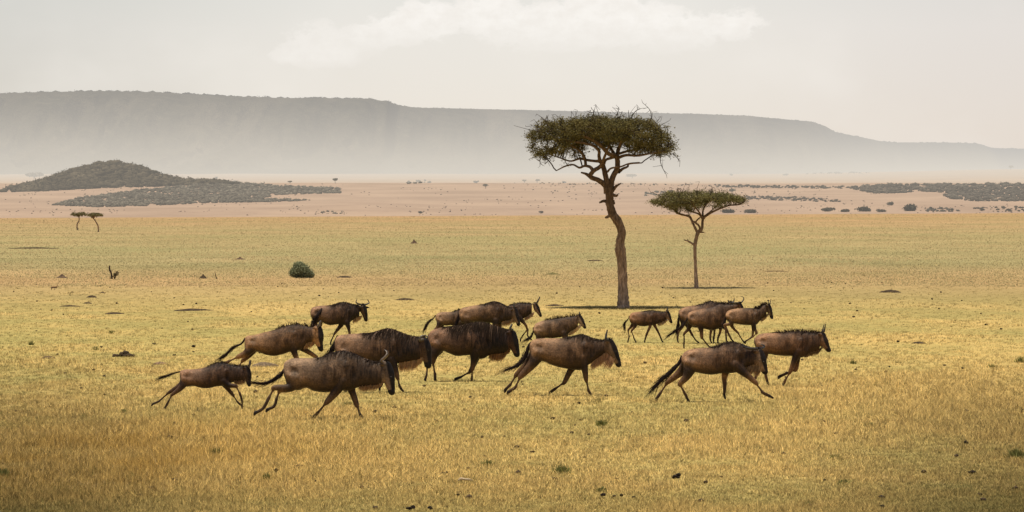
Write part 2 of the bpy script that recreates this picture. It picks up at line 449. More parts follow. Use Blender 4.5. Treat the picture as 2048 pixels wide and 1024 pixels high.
def sample_poly(poly, n, seed, soft=3.0):
    r_ = np.random.default_rng(seed)
    poly = np.array(poly, float); x0, y0 = poly.min(0); x1, y1 = poly.max(0)
    out = []
    def inside(p):
        c = False; j = len(poly) - 1
        for i in range(len(poly)):
            xi, yi = poly[i]; xj, yj = poly[j]
            if (yi > p[1]) != (yj > p[1]) and p[0] < (xj - xi) * (p[1] - yi) / (yj - yi + 1e-9) + xi: c = not c
            j = i
        return c
    while len(out) < n:
        p = (r_.uniform(x0, x1), r_.uniform(y0, y1))
        if inside(p): out.append(p)
    return out
def scrub(name, poly, n, rpx, col, lab, cat, seed, y0=1900, flat=0.8, yfix=None, clump=True):
    pts = []; r_ = np.random.default_rng(seed + 100)
    for (px, py) in sample_poly(poly, n, seed):
        if clump and vnoise(px / 14.0, py / 4.0, seed) < 0.16: continue
        X, Y, Z = hit(px, py, y0)
        r = rpx * Y / F * (0.42 + 0.95 * r_.random() ** 2)
        pts.append((X, Y, Z, r))
    o = bush_mass(name, pts, col, M_FARBUSH, flat=flat, leafy=7, seed=seed)
    tag(o, lab, cat, kind="stuff"); return o

def build_far_scrub():
    # wooded hill: bushes over its whole near flank
    r_ = np.random.default_rng(5); pts = []
    top = lambda px: np.interp(px, HILLX, HILLH)
    for k in range(5200):
        px = r_.uniform(2, 560); X = (px - 1024) / F * 5200
        Y = 5200 - 330 * r_.random() ** 0.8 + 60 * r_.random() * (px < 440)
        if px < 70 and r_.random() > (px / 70) ** 1.3: continue
        if top(px) < 3 and r_.random() < 0.6: continue
        if px > 330 and Y < 5200 - np.interp(px, [330, 560], [170, 60]): continue
        X = (px - 1024) / F * Y
        low = CH + (HY - np.interp(px, [0, 60, 200, 420, 560], [386, 382, 374, 368, 367])) / F * Y
        z = float(terrain(X, Y))
        if z < low - 1.5: continue
        pts.append((X, Y, z - 0.5, 1.5 + 3.6 * r_.random() ** 2))
    o = bush_mass("hill_thicket", pts, (0.062, 0.050, 0.032), M_FARBUSH, flat=0.85, leafy=12, seed=6)
    tag(o, "dark bushes covering the rounded hill at the left below the escarpment", "thicket", kind="stuff")
    scrub("scrub_thicket", [(105, 411), (150, 398), (240, 385), (330, 376), (470, 365), (560, 372), (680, 378), (680, 387), (560, 390), (520, 398), (630, 401), (560, 404), (430, 406), (300, 412), (200, 415)],
          4600, 3.0, (0.115, 0.100, 0.075), "grey green scrub spreading over the pale slope right of the wooded hill", "scrub", 21)
    scrub("scrub_thicket", [(1690, 376), (1740, 371), (1850, 369), (2300, 369), (2300, 402), (1950, 403), (1900, 398), (1870, 384), (1750, 388)],
          3600, 3.3, (0.085, 0.072, 0.055), "dark belt of trees along the far slope at the right edge", "wood", 22)
    scrub("scrub_thicket", [(1430, 371), (1560, 372), (1690, 373), (1690, 378), (1430, 375)], 240, 2.2, (0.07, 0.06, 0.045), "thin dotted line of bushes on the slope behind the smaller acacia", "scrub", 23)
    scrub("scrub_thicket", [(1490, 393), (1560, 393), (1680, 399), (1680, 405), (1600, 403), (1490, 399)], 170, 2.4, (0.075, 0.062, 0.048), "broken strip of low scrub right of the smaller acacia, below the dotted line", "scrub", 24)
    scrub("scrub_thicket", [(1850, 417), (1920, 417), (1920, 424), (1850, 424)], 60, 2.4, (0.085, 0.075, 0.06), "pale grey scrub patch on the edge of the near plain", "scrub", 25)
    scrub("scrub_thicket", [(1945, 415), (2050, 414), (2250, 413), (2250, 424), (1945, 424)], 130, 2.6, (0.075, 0.065, 0.05), "low dark scrub at the right edge just beyond the near plain", "scrub", 26)
    scrub("scrub_thicket", [(1290, 385), (1345, 383), (1345, 390), (1290, 392)], 60, 2.2, (0.10, 0.092, 0.07), "faint grey scrub patch between the two large acacias", "scrub", 27)
    scrub("scrub_thicket", [(810, 364), (850, 361), (862, 366), (815, 368)], 30, 2.2, (0.10, 0.088, 0.066), "small pale scrub patch on the distant crest left of the large acacia", "scrub", 28)
    scrub("scrub_thicket", [(1610, 347), (1700, 345), (1740, 345), (1740, 347), (1610, 349)], 60, 1.6, (0.06, 0.055, 0.045), "far thin dark tree line on the last rise before the escarpment", "wood", 29, y0=6500)
    scrub("scrub_thicket", [(1080, 366), (1290, 367), (1440, 370), (1440, 373), (1080, 369)], 120, 1.4, (0.09, 0.075, 0.055), "sparse fringe of shrubs along the crest behind the large acacia", "scrub", 30)
    scrub("scrub_thicket", [(630, 424), (690, 423), (690, 429), (630, 430)], 22, 2.0, (0.14, 0.12, 0.09), "faint low scrub at the pale foot of the slope left of centre", "scrub", 31)
    r_ = np.random.default_rng(81); pts = []
    for k in range(1500):
        px = r_.uniform(-60, 2110); py = r_.uniform(366, 431)
        if vnoise(px / 60.0, py / 9.0, 83) < .45: continue
        X, Y, Z = hit(px, py, 1900); pts.append((X, Y, Z, Y / F * r_.uniform(.6, 1.5)))
    o = bush_mass("slope_scrub", pts, (0.12, 0.095, 0.07), M_FARBUSH, flat=0.7, leafy=5, seed=84)
    tag(o, "tiny scattered shrubs dotting the pale slope", "scrub", kind="stuff")
    # rim trees of the escarpment
    r_ = np.random.default_rng(8); pts = []
    for k in range(620):
        px = r_.uniform(-300, 2300)
        if vnoise(px / 11.0, 0.5, 77) < 0.30: continue
        Yr, yr = rim(px); z = CH + (HY - float(yr)) / F * float(Yr)
        r = float(Yr) / F * r_.uniform(2.4, 6.0) * (1.0 if px < 800 else 0.6)
        pts.append(((px - 1024) / F * float(Yr), float(Yr) + 30, z - 2 - r * 0.3, r))
    o = bush_mass("rim_woodland", pts, (0.05, 0.048, 0.035), M_FARBUSH, flat=0.6, leafy=6, seed=9)
    tag(o, "hazy line of trees along the top edge of the escarpment", "woodland", kind="stuff")
build_far_scrub()

# ------------------------------------------------------------------ tubes
def tube_mesh(chains, seg=8, noise=0.0, seed=3):
    """chains: list of arrays (n,4) x,y,z,r -> verts, quads"""
    r_ = np.random.default_rng(seed)
    V = []; Q = []; off = 0
    for ch in chains:
        ch = np.asarray(ch, float)
        if len(ch) < 2: continue
        P = ch[:, :3]; R = ch[:, 3]
        T = np.gradient(P, axis=0); T /= np.linalg.norm(T, axis=1)[:, None] + 1e-9
        ref = np.array([0, 1.0, 0]) if abs(T[0, 1]) < 0.9 else np.array([1.0, 0, 0])
        n1 = None
        ang = np.linspace(0, 2 * np.pi, seg, endpoint=False)
        for i in range(len(P)):
            if n1 is None: n1 = np.cross(T[i], ref)
            n1 = n1 - T[i] * np.dot(n1, T[i]); n1 /= np.linalg.norm(n1) + 1e-9
            n2 = np.cross(T[i], n1)
            rr = R[i] * (1 + noise * (r_.random(seg) - 0.5))
            V.append(P[i] + np.outer(np.cos(ang) * rr, n1) + np.outer(np.sin(ang) * rr, n2))
            if i:
                a = off + (i - 1) * seg; k = np.arange(seg); k2 = (k + 1) % seg
                Q.append(np.stack([a + k, a + k2, a + seg + k2, a + seg + k], -1))
        off += len(P) * seg
        # end caps as small fans of quads are skipped: tips are thin; root is buried
    return np.concatenate(V), np.concatenate(Q)
def spline(pts, n):
    """Catmull-Rom resample of points (k,m)"""
    P = np.asarray(pts, float)
    if len(P) < 3:
        t = np.linspace(0, 1, n)[:, None]; return P[0] * (1 - t) + P[-1] * t
    Q = np.vstack([2 * P[0] - P[1], P, 2 * P[-1] - P[-2]])
    out = []
    u = np.linspace(0, len(P) - 1, n)
    for x in u:
        i = min(int(x), len(P) - 2); t = x - i
        p0, p1, p2, p3 = Q[i], Q[i + 1], Q[i + 2], Q[i + 3]
        out.append(0.5 * ((2 * p1) + (-p0 + p2) * t + (2 * p0 - 5 * p1 + 4 * p2 - p3) * t * t + (-p0 + 3 * p1 - 3 * p2 + p3) * t ** 3))
    return np.array(out)

# ------------------------------------------------------------------ acacias
def bark_mat(name, haze=False, dark=1.0):
    m, t = new_mat(name); O = objc(t)
    mp = t.new('ShaderNodeMapping'); t.link(O, mp.inputs[0]); mp.inputs['Scale'].default_value = (1, 1, 0.22)
    n = t.noise(mp.outputs[0], 14, 6, 0.7); b = t.noise(O, 1.6, 4, 0.6)
    c = t.ramp(n, [(0.32, (0.045 * dark, 0.030 * dark, 0.020 * dark)), (0.5, (0.15 * dark, 0.10 * dark, 0.066 * dark)), (0.68, (0.27 * dark, 0.185 * dark, 0.125 * dark))])
    sep = t.new('ShaderNodeSeparateXYZ'); t.link(O, sep.inputs[0])
    # paler lower trunk, darker limbs higher up
    hgt = t.mapr(t.math('ADD', sep.outputs[2], t.math('MULTIPLY', b, 1.5)), 1.2, 5.2)
    c = t.mix(hgt, t.mix(1.0, c, (2.9, 2.85, 2.7), 'MULTIPLY'), t.mix(1.0, c, (0.9, 0.86, 0.8), 'MULTIPLY'))
    finish(t, c, 0.95, (n, 0.9, 0.06), haze, None, 0.1); return m
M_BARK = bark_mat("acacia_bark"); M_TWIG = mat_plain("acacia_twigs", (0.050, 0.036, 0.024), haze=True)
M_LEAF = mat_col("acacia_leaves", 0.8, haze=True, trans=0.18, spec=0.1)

def colonize(nodes, parents, attr_pts, step, infl, kill, iters, r_):
    nodes = [np.array(n) for n in nodes]; parents = list(parents)
    A = np.array(attr_pts)
    N = np.array(nodes)
    d2 = ((A[:, None, :] - N[None]) ** 2).sum(-1); near = d2.argmin(1); nd = np.sqrt(d2.min(1))
    for it in range(iters):
        m = (nd < infl)
        if not m.any() or len(A) == 0: break
        new = []; newp = []
        for k in np.unique(near[m]):
            dirs = A[m][near[m] == k] - nodes[k]
            dirs /= np.linalg.norm(dirs, axis=1)[:, None] + 1e-9
            v = dirs.sum(0) + r_.normal(size=3) * 0.35
            v /= np.linalg.norm(v) + 1e-9
            new.append(nodes[k] + v * step); newp.append(int(k))
        base = len(nodes)
        nodes += new; parents += newp
        NN = np.array(new)
        dn = ((A[:, None, :] - NN[None]) ** 2).sum(-1); j = dn.argmin(1); dd = np.sqrt(dn.min(1))
        upd = dd < nd
        near = np.where(upd, j + base, near); nd = np.where(upd, dd, nd)
        keep = nd > kill
        A = A[keep]; near = near[keep]; nd = nd[keep]
    return np.array(nodes), parents

def acacia(root_name, label, group, px0, py0, Yd, trunk, limbs, crown, seed, leaf=0.05, nleaf=24000, natt=1100, haze_depth=0.0, step=0.17, twig_top=60, cols=((0.105, 0.096, 0.034), (0.155, 0.122, 0.044)), extra_whips=()):
    """trunk/limbs in source pixels: lists (x, y, r, dy metres); crown(dict)"""
    r_ = np.random.default_rng(seed)
    s = F / Yd
    X0 = (px0 - 1024) / F * Yd; Z0 = float(terrain(X0, Yd))
    root = D2.objects.new(root_name, None); COL.objects.link(root); root.location = (X0, Yd, Z0)
    tag(root, label, "tree", group)
    def loc(p): # x, y, r px, dy m
        return [(p[0] - px0) / s, p[3] if len(p) > 3 else 0.0, (py0 - p[1]) / s, p[2] / s]
    tr = spline([loc(p) for p in trunk], len(trunk) * 5)
    tr[:, 3] *= 1 + 0.10 * (r_.random(len(tr)) - 0.5)
    tr[0, 2] -= 0.12; 
    V, Q = tube_mesh([tr], 16, 0.13, seed)
    # root flare
    link("trunk", np_mesh("trunk", V, Q, None, True, 4), M_BARK, root)
    LM = []
    for lb in limbs:
        a = spline([loc(p) for p in lb], max(6, len(lb) * 4)); LM.append(a)
    for li, lm_ in enumerate(LM):
        V, Q = tube_mesh([lm_], 9, 0.12, seed + 1 + li)
        link("limb", np_mesh("limb", V, Q, None, True, 4), M_BARK, root)
    # attractors inside the crown
    R = crown['R']; cx = crown['cx']; zt = crown['zt']; zb = crown['zb']
    A = []
    while len(A) < natt:
        a = r_.uniform(0, 2 * np.pi); rho = math.sqrt(r_.random())
        wob = 1 + 0.06 * math.sin(3 * a + seed) * (1 - abs(math.cos(a))) + 0.04 * math.sin(5 * a + 2.1 * seed)
        x = cx + R * rho * wob * math.cos(a); y = R * 0.92 * rho * wob * math.sin(a)
        xn = (x - cx) / R
        top = np.interp(xn, *zt) - 0.35 * max(0, abs(y / R) - 0.4) ** 1.3
        bot = np.interp(xn, *zb)
        if abs(y) > 0.4 * R: bot = bot + (top - bot) * 0.30 * (abs(y) / R - 0.4) / 0.6
        if top <= bot: continue
        u = r_.random()
        z = bot + (top - bot) * (u ** 0.8)
        A.append((x, y, z))
    A = np.array(A)
    nodes = []; par = []
    for lm in LM:
        st = len(nodes)
        for i in range(len(lm)):
            if lm[i, 2] < crown['zmin']: continue
            nodes.append(lm[i, :3]); par.append(-1)
    N, P = colonize(nodes, par, A, step, 2.2, step * 1.3, 70, r_)
    n = len(N); w = np.zeros(n)
    kids = [0] * n
    for i in range(n):
        if P[i] >= 0: kids[P[i]] += 1
    for i in range(n - 1, -1, -1):
        if kids[i] == 0: w[i] = 1
        if P[i] >= 0: w[P[i]] += w[i]
    rad = 0.009 + 0.0065 * np.sqrt(np.minimum(w, 90))
    # edges as short prisms
    idx = [i for i in range(n) if P[i] >= 0]
    chains = []
    for i in idx:
        p = P[i]; ra = rad[i] if P[p] < 0 and False else min(rad[p], rad[i] * 1.3)
        chains.append([[*N[p], ra], [*N[i], rad[i]]])
    # extra twigs shooting out of the top and rim
    tips = [i for i in idx if kids[i] == 0]
    for k in range(twig_top):
        i = tips[int(r_.integers(len(tips)))]
        xn = (N[i][0] - cx) / R
        edge = abs(xn) > 0.75
        if not edge and N[i][2] < np.interp(xn, *zt) - 0.45: continue
        d = np.array([xn * 0.9 + r_.normal() * 0.5, r_.normal() * 0.5, (0.7 if not edge else 0.0) + 0.5 * r_.normal()])
        d /= np.linalg.norm(d); L = r_.uniform(0.2, 0.55)
        p1 = N[i] + d * L * 0.5; p2 = N[i] + d * L + r_.normal(size=3) * 0.06
        chains.append([[*N[i], 0.012], [*p1, 0.010], [*p2, 0.006]])
        for q in (p1, p2):
            e = q + r_.normal(size=3) * 0.12; chains.append([[*q, 0.007], [*e, 0.005]])
    for wh in extra_whips:
        a = spline([loc(p) for p in wh], 10); chains.append(a)
        for q in a[3:]:
            e = q[:3] + r_.normal(size=3) * 0.13; chains.append([[*q[:3], 0.008], [*e, 0.005]])
    V, Q = tube_mesh(chains, 4, 0, seed)
    o = link("twig", np_mesh("twig", V, Q, None, True, 4), M_TWIG, root)
    o["kind"] = "stuff"
    # leaves around thin outer nodes
    cand = np.array([i for i in idx if w[i] <= 3])
    pick = cand[r_.integers(len(cand), size=nleaf // 9)]
    cen = N[pick] + r_.normal(size=(len(pick), 3)) * np.array([0.09, 0.09, 0.055])
    cl = np.repeat(cen, 9, axis=0) + r_.normal(size=(len(cen) * 9, 3)) * np.array([0.085, 0.085, 0.045])
    k = len(cl)
    e1 = r_.normal(size=(k, 3)); e1[:, 2] *= 0.45; e1 /= np.linalg.norm(e1, axis=1)[:, None]
    e2 = r_.normal(size=(k, 3)); e2[:, 2] *= 0.45; e2 /= np.linalg.norm(e2, axis=1)[:, None]
    sz = leaf * (0.6 + 0.8 * r_.random((k, 1)))
    tri = np.stack([cl - e1 * sz * 0.6, cl + e1 * sz * 0.6 + e2 * sz * 0.3, cl + e2 * sz], 1)
    c0 = np.array(cols[0]); c1 = np.array(cols[1])
    cm = fbm(cl[:, 0] * 1.6 + 9, cl[:, 1] * 1.6 + cl[:, 2] * 3, seed, 3)[:, None]
    cc = (c0 * (1 - cm) + c1 * cm) * (0.65 + 0.7 * r_.random((k, 1)))
    me = np_mesh("crown", tri.reshape(-1, 3), np.arange(3 * k).reshape(-1, 3), np.repeat(cc, 3, axis=0))
    link("crown", me, M_LEAF, root)
    return root

def tk(l): return [(1030 + x / 2.327, 200 + y / 2.327, r / 2.327) for (x, y, r) in l]
def ck(l, dys=None):
    out = []
    for i, p in enumerate(l):
        dy = p[3] if len(p) > 3 else 0.0
        out.append((1035 + p[0] / 5.12, 200 + p[1] / 5.12, p[2] / 5.12, dy))
    return out
def big_acacia():
    trunk = tk([(505, 975, 33), (504, 945, 29), (503, 900, 24), (500, 820, 22), (496, 745, 22), (490, 705, 25), (489, 665, 21), (497, 622, 19), (482, 575, 20), (455, 535, 20), (442, 492, 19), (440, 445, 20), (438, 410, 18)])
    limbs = [
        ck([(925, 960, 42), (900, 885, 30), (830, 830, 26, -.05), (745, 792, 24, -.1), (778, 735, 22, -.15), (845, 690, 20, -.1), (870, 640, 16, -.3), (900, 560, 12, -.7), (930, 480, 8, -1.1)]),
        ck([(745, 792, 22, -.1), (700, 765, 14, 0), (650, 750, 8, .05)]),
        ck([(775, 735, 20, -.15), (745, 695, 16, .1), (690, 682, 13, .3), (635, 700, 11, .5), (570, 668, 9, .7), (490, 685, 8, .9), (400, 730, 5, 1.0)]),
        ck([(935, 920, 34), (905, 800, 28), (882, 700, 26, .1), (850, 640, 20, .2), (800, 632, 15, .5), (720, 622, 14, .7), (640, 606, 12, .9), (550, 630, 9, 1.2), (450, 600, 7, 1.4), (330, 560, 5, 1.5)]),
        ck([(882, 700, 22, .1), (835, 600, 18, -.2), (830, 530, 16, -.5), (770, 480, 14, -.8), (680, 455, 12, -1.1), (560, 440, 9, -1.3), (420, 420, 7, -1.5)]),
        ck([(700, 680, 16, .25), (688, 600, 15, .2), (640, 530, 13, 0), (560, 480, 11, -.3), (420, 430, 8, -.5), (270, 390, 6, -.6)]),
        ck([(650, 620, 8, .9), (665, 690, 7, .4)]),
        ck([(945, 930, 36), (975, 800, 30), (1022, 710, 28), (1022, 620, 26), (1000, 580, 24, -.1), (930, 560, 22, -.3), (860, 490, 20, -.7), (760, 420, 15, -1.2), (650, 380, 10, -1.7)]),
        ck([(1015, 600, 22, 0), (1040, 500, 20, .2), (1090, 420, 16, .5), (1180, 360, 12, .8), (1280, 320, 8, 1.0)]),
        ck([(885, 670, 14, .1), (905, 622, 14, -.1), (960, 602, 14, -.1), (1010, 590, 14, 0)]),
        ck([(1025, 602, 18, 0), (1110, 575, 14, -.4), (1230, 580, 12, -.7), (1370, 555, 9, -.9), (1500, 540, 6, -1.0)]),
        ck([(1035, 560, 14, .2), (1130, 530, 12, .7), (1260, 500, 10, 1.2), (1400, 440, 7, 1.5)]),
        ck([(1035, 745, 20, .0), (1080, 712, 14, .2), (1130, 690, 11, .4), (1150, 660, 9, .5), (1280, 650, 6, .9)]),
        ck([(920, 745, 12, -.05), (958, 708, 10, -.2), (1060, 690, 9, -.4), (1140, 660, 7, -.6), (1240, 650, 5, -.9)]),
        ck([(1000, 580, 20, .1), (960, 500, 16, .7), (920, 430, 13, 1.3), (880, 370, 9, 1.9)]),
        ck([(1040, 500, 16, .2), (1060, 430, 13, -.5), (1100, 370, 10, -1.3), (1120, 330, 7, -1.9)]),
        ck([(965, 945, 22, -.05), (1010, 892, 14, -.1), (1058, 862, 6, -.1)]),
        ck([(970, 975, 18), (1008, 990, 14, -.1), (1028, 975, 9, -.1)]),
        tk([(440, 478, 9), (412, 474, 7), (392, 482, 4)]), tk([(445, 540, 8), (425, 550, 6), (420, 547, 3)]), tk([(500, 690, 14), (512, 692, 6)]),
        tk([(455, 470, 8), (462, 490, 5)]),
    ]
    s = F / 152.0; zy = lambda py: (617 - py) / s
    crown = dict(R=2.92, cx=(1204 - 1246) / s, zmin=5.2,
                 zt=([-1, -0.85, -.6, -.3, 0, .3, .6, .85, 1], [zy(262), zy(247), zy(239), zy(236), zy(234), zy(236), zy(241), zy(255), zy(285)]),
                 zb=([-1, -0.9, -.75, -.5, -.35, -.1, .1, .35, .6, .85, 1], [zy(290), zy(318), zy(324), zy(306), zy(290), zy(287), zy(292), zy(302), zy(308), zy(318), zy(312)]))
    whips = [[(1293, 250, .8, 0), (1302, 240, .7, 0), (1300, 222, .6, 0), (1285, 207, .4, 0)],
             [(1230, 238, .7, 0), (1236, 225, .6, 0), (1237, 217, .4, 0)],
             [(1260, 240, .8, -.5), (1270, 225, .7, -.5), (1282, 219, .4, -.5)],
             [(1320, 305, .8, 0), (1322, 330, .7, 0), (1333, 352, .4, 0)],
             [(1345, 308, .8, 0), (1360, 323, .4, 0)],
             [(1095, 245, .6, 0), (1094, 232, .4, 0)], [(1170, 238, .6, 0), (1182, 222, .4, 0)], [(1080, 310, .7, 0), (1080, 334, .4, 0)], [(1105, 312, .7, .4), (1090, 330, .4, .4)]]
    acacia("acacia_tree", "tall umbrella acacia with a bent bare trunk and wide dark flat crown, the largest tree", None,
           1246, 617, 152.0, trunk, limbs, crown, 11, leaf=0.055, nleaf=68000, natt=2100, twig_top=115, extra_whips=whips)
big_acacia()
def small_acacia():
    k = lambda l: [(1290 + p[0] / 4.452, 360 + p[1] / 4.452, p[2] / 4.452, p[3] if len(p) > 3 else 0) for p in l]
    trunk = k([(457, 965, 24), (457, 930, 20), (455, 880, 17), (452, 820, 15), (447, 700, 14), (444, 610, 15), (448, 560, 17), (458, 510, 16), (470, 470, 17), (484, 450, 14)])
    limbs = [k([(470, 470, 14), (440, 410, 11), (425, 375, 11, .1), (400, 325, 11, .2), (370, 315, 9, .3), (300, 295, 9, .4), (250, 255, 7, .5), (130, 205, 5, .6), (60, 195, 3, .6)]),
             k([(485, 455, 12), (485, 415, 9, -.1), (445, 375, 9, -.2), (425, 365, 8, 0)]),
             k([(445, 375, 8, -.2), (470, 345, 7, -.3), (490, 330, 7, -.2)]),
             k([(490, 460, 15), (510, 420, 12), (517, 345, 12), (560, 305, 10, -.2), (625, 268, 9, -.4), (740, 225, 7, -.5), (840, 215, 6, -.5), (885, 180, 4, -.5)]),
             k([(515, 345, 10), (480, 300, 8, .3), (400, 272, 7, .6), (360, 230, 5, 1.0), (300, 200, 3, 1.3)]),
             k([(517, 340, 9), (520, 265, 8, .3), (560, 200, 6, .8), (600, 160, 4, 1.3)]),
             k([(517, 345, 8), (490, 300, 7, -.4), (440, 240, 6, -.9), (400, 190, 4, -1.4)]),
             k([(530, 320, 8), (590, 275, 6, .4), (660, 215, 5, .9), (720, 170, 4, 1.3)]),
             k([(520, 270, 6, .2), (540, 215, 5, -.4), (600, 170, 4, -1.1)]),
             k([(436, 575, 10), (395, 548, 8), (345, 530, 4)]), k([(385, 543, 6), (378, 520, 3)]), k([(490, 462, 9), (530, 464, 4)])]
    s = F / 190.8; zy = lambda y: (576 - (360 + y / 4.452)) / s
    crown = dict(R=2.28, cx=(1290 + 480 / 4.452 - 1392) / s, zmin=3.2,
                 zt=([-1, -.8, -.5, 0, .5, .8, 1], [zy(185), zy(115), zy(100), zy(100), zy(108), zy(135), zy(165)]),
                 zb=([-1, -.8, -.55, -.3, 0, .4, .7, 1], [zy(205), zy(240), zy(265), zy(245), zy(225), zy(225), zy(200), zy(180)]))
    acacia("acacia_tree", "smaller umbrella acacia with a slim forked trunk, standing right of the largest tree", None,
           1392, 576, 190.8, trunk, limbs, crown, 5, leaf=0.055, nleaf=30000, natt=900, twig_top=120, cols=((0.14, 0.135, 0.055), (0.20, 0.17, 0.065)))
small_acacia()
def twin_acacias():
    for (px, py, cxp, w_, ytop, seed, lab, tr) in [
            (155, 460, 158, 17, 424, 3, "left tree of the two small distant acacias standing on the left plain", [(155, 460, 1.6), (154, 450, 1.3), (158, 441, 1.2), (158, 434, 1.0)]),
            (197, 464, 191, 16, 426, 4, "right tree of the two small distant acacias, with a leaning forked trunk", [(197, 464, 1.6), (196, 452, 1.4), (192, 444, 1.2), (187, 437, 1.0)])]:
        X, Y, Z = hit(px, py); s = F / Y
        tx, ty, _ = tr[-1]
        limbs = [[(tx, ty, 1.0, 0), (tx - 6, ty - 4, .6, 0.1), (cxp - w_ * .8, ytop + 6, .35, .2)], [(tx, ty, 1.0, 0), (tx + 5, ty - 5, .6, 0.1), (cxp + w_ * .8, ytop + 6, .35, .2)],
                 [(tx, ty, .8, 0), (tx + 1, ty - 5, .5, -0.4), (cxp, ytop + 5, .3, -1.0)], [(tx, ty, .8, 0), (tx - 1, ty - 5, .5, 0.4), (cxp, ytop + 5, .3, 1.0)]]
        zy = lambda y: (py - y) / s
        crown = dict(R=w_ / s, cx=(cxp - px) / s, zmin=zy(ytop + 9), zt=([-1, -.6, 0, .6, 1], [zy(ytop + 3.5), zy(ytop), zy(ytop - .5), zy(ytop), zy(ytop + 3)]), zb=([-1, 0, 1], [zy(ytop + 7), zy(ytop + 9), zy(ytop + 7)]))
        acacia("acacia_tree", lab, "pair of small acacias on the left plain", px, py, Y, tr, limbs, crown, seed, leaf=0.12, nleaf=3800, natt=200, twig_top=16, step=0.2, cols=((0.17, 0.155, 0.075), (0.23, 0.19, 0.09)))
twin_acacias()

# ------------------------------------------------------------------ far single bushes and trees
def leaf_ball(root, name, r, hgt, zc, col, mat, n=2500, leaf=0.05, seed=1, skew=0.0, lobes=None):
    r_ = np.random.default_rng(seed)
    # a few lobes
    lobes = lobes or [(r_.normal() * 0.35 * r, r_.normal() * 0.3 * r, zc + r_.uniform(-.25, .3) * hgt, r_.uniform(0.5, 0.75)) for _ in range(6)]
    k = n; li = r_.integers(6, size=k)
    L = np.array(lobes)[li]
    d = r_.normal(size=(k, 3)); d /= np.linalg.norm(d, axis=1)[:, None]
    rad = (0.55 + 0.5 * r_.random((k, 1))) * np.where(r_.random((k, 1)) < .16, 1.05 + .35 * r_.random((k, 1)), 1.0)
    P = L[:, :3] + d * rad * L[:, 3:4] * np.array([r, r * .9, hgt * 0.5])
    P[:, 2] = np.where(P[:, 2] < .02, np.abs(P[:, 2]) * .6 + .02, P[:, 2]); P[:, 0] += skew * P[:, 2]
    e = r_.normal(size=(k, 3, 3)) * leaf * 0.6
    tri = P[:, None, :] + e
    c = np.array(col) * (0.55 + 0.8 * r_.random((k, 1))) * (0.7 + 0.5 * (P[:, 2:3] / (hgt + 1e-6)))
    me = np_mesh(name, tri.reshape(-1, 3), np.arange(3 * k).reshape(-1, 3), np.repeat(c, 3, axis=0))
    return link(name, me, mat, root)
def far_bush(px, py, wpx, hpx, col, label, seed, y0=1900, tree=False, grp=None, name="bush"):
    X, Y, Z = hit(px, py, y0); s = F / Y
    root = D2.objects.new(name, None); COL.objects.link(root); root.location = (X, Y, Z)
    tag(root, label, "tree" if tree else "bush", grp)
    r = wpx / 2 / s; h = hpx / s
    if tree:
        V, Q = tube_mesh([spline([[0, 0, -.3, r * .10], [r * .08, 0, h * .35, r * .07], [0, 0, h * .8, r * .05]], 6), [[0, 0, h * .4, r * .06], [r * .5, 0, h * .75, r * .03]], [[0, 0, h * .4, r * .06], [-r * .5, 0, h * .75, r * .03]]], 6)
        link("trunk", np_mesh("trunk", V, Q, None, True, 4), M_TWIG, root)
        leaf_ball(root, "crown", r, h * 0.45, h * .8, col, M_FARBUSH, 500, r * .22, seed)
    else:
        V, Q = tube_mesh([[[0, 0, -.3, r * .08], [r * .1, 0, h * .5, r * .05]], [[0, 0, 0, r * .06], [r * .4, 0, h * .5, r * .03]], [[0, 0, 0, r * .06], [-r * .4, 0, h * .5, r * .03]]], 5)
        link("stem", np_mesh("stem", V, Q, None, True, 4), M_TWIG, root)
        leaf_ball(root, "foliage", r, h, h * .5, col, M_FARBUSH, 700, r * .2, seed)
    return root
FB = (0.075, 0.066, 0.045)
gB = "lone bushes on the far slope"
far_bush(1820, 422, 30, 12, (0.055, 0.05, 0.035), "dark rounded bush, tallest of the lone bushes just beyond the near plain at the right", 1)
far_bush(1725, 423, 29, 8, FB, "wide flat bush left of the tall dark rounded bush", 2)
far_bush(1655, 423, 22, 7, FB, "low bush midway between the smaller acacia and the right scrub belt", 3)
far_bush(1694, 424, 20, 4, FB, "thin low bush between two wider ones on the plain's edge", 4)
far_bush(1763, 424, 20, 4, (0.10, 0.085, 0.06), "pale low bush just left of the tall dark rounded bush", 5)
far_bush(1502, 426, 24, 6, FB, "low bush near the tip of the smaller acacia's crown, the right one of two", 6)
far_bush(1460, 426, 28, 6, FB, "low bush under the right side of the smaller acacia's crown, the left one of two", 7)
far_bush(1782, 411, 12, 8, (0.11, 0.10, 0.075), "pale grey round bush above the row of lone bushes at the right", 8)
far_bush(1464, 388, 13, 9, (0.09, 0.085, 0.06), "round grey tree on the slope above the smaller acacia's right side", 9, tree=True, name="distant_tree")
far_bush(971, 377, 11, 8, (0.09, 0.075, 0.055), "small flat topped tree on the slope left of the largest acacia", 10, tree=True, name="distant_tree")
far_bush(670, 366, 11, 9, (0.05, 0.045, 0.03), "tiny dark tree on the crest right of the wooded hill", 11, tree=True, name="distant_tree")
far_bush(580, 367, 8, 5, (0.09, 0.08, 0.06), "faint tiny tree on the crest just left of the tiny dark one", 12, tree=True, name="distant_tree")
far_bush(432, 362, 6, 8, (0.045, 0.04, 0.03), "tiny dark tree standing above the tail of the wooded hill", 13, tree=True, name="distant_tree")
far_bush(2021, 340, 10, 8, (0.05, 0.045, 0.03), "lone tiny tree on the far rise at the right edge", 14, y0=6500, tree=True, name="distant_tree")
far_bush(1463, 352, 7, 5, (0.06, 0.055, 0.04), "tiny dark bush on the far rise right of the largest acacia's crown", 15, y0=6500)
far_bush(1571, 351, 9, 3, (0.07, 0.06, 0.045), "tiny low bush on the far rise above the slope's dotted line", 16, y0=6500)
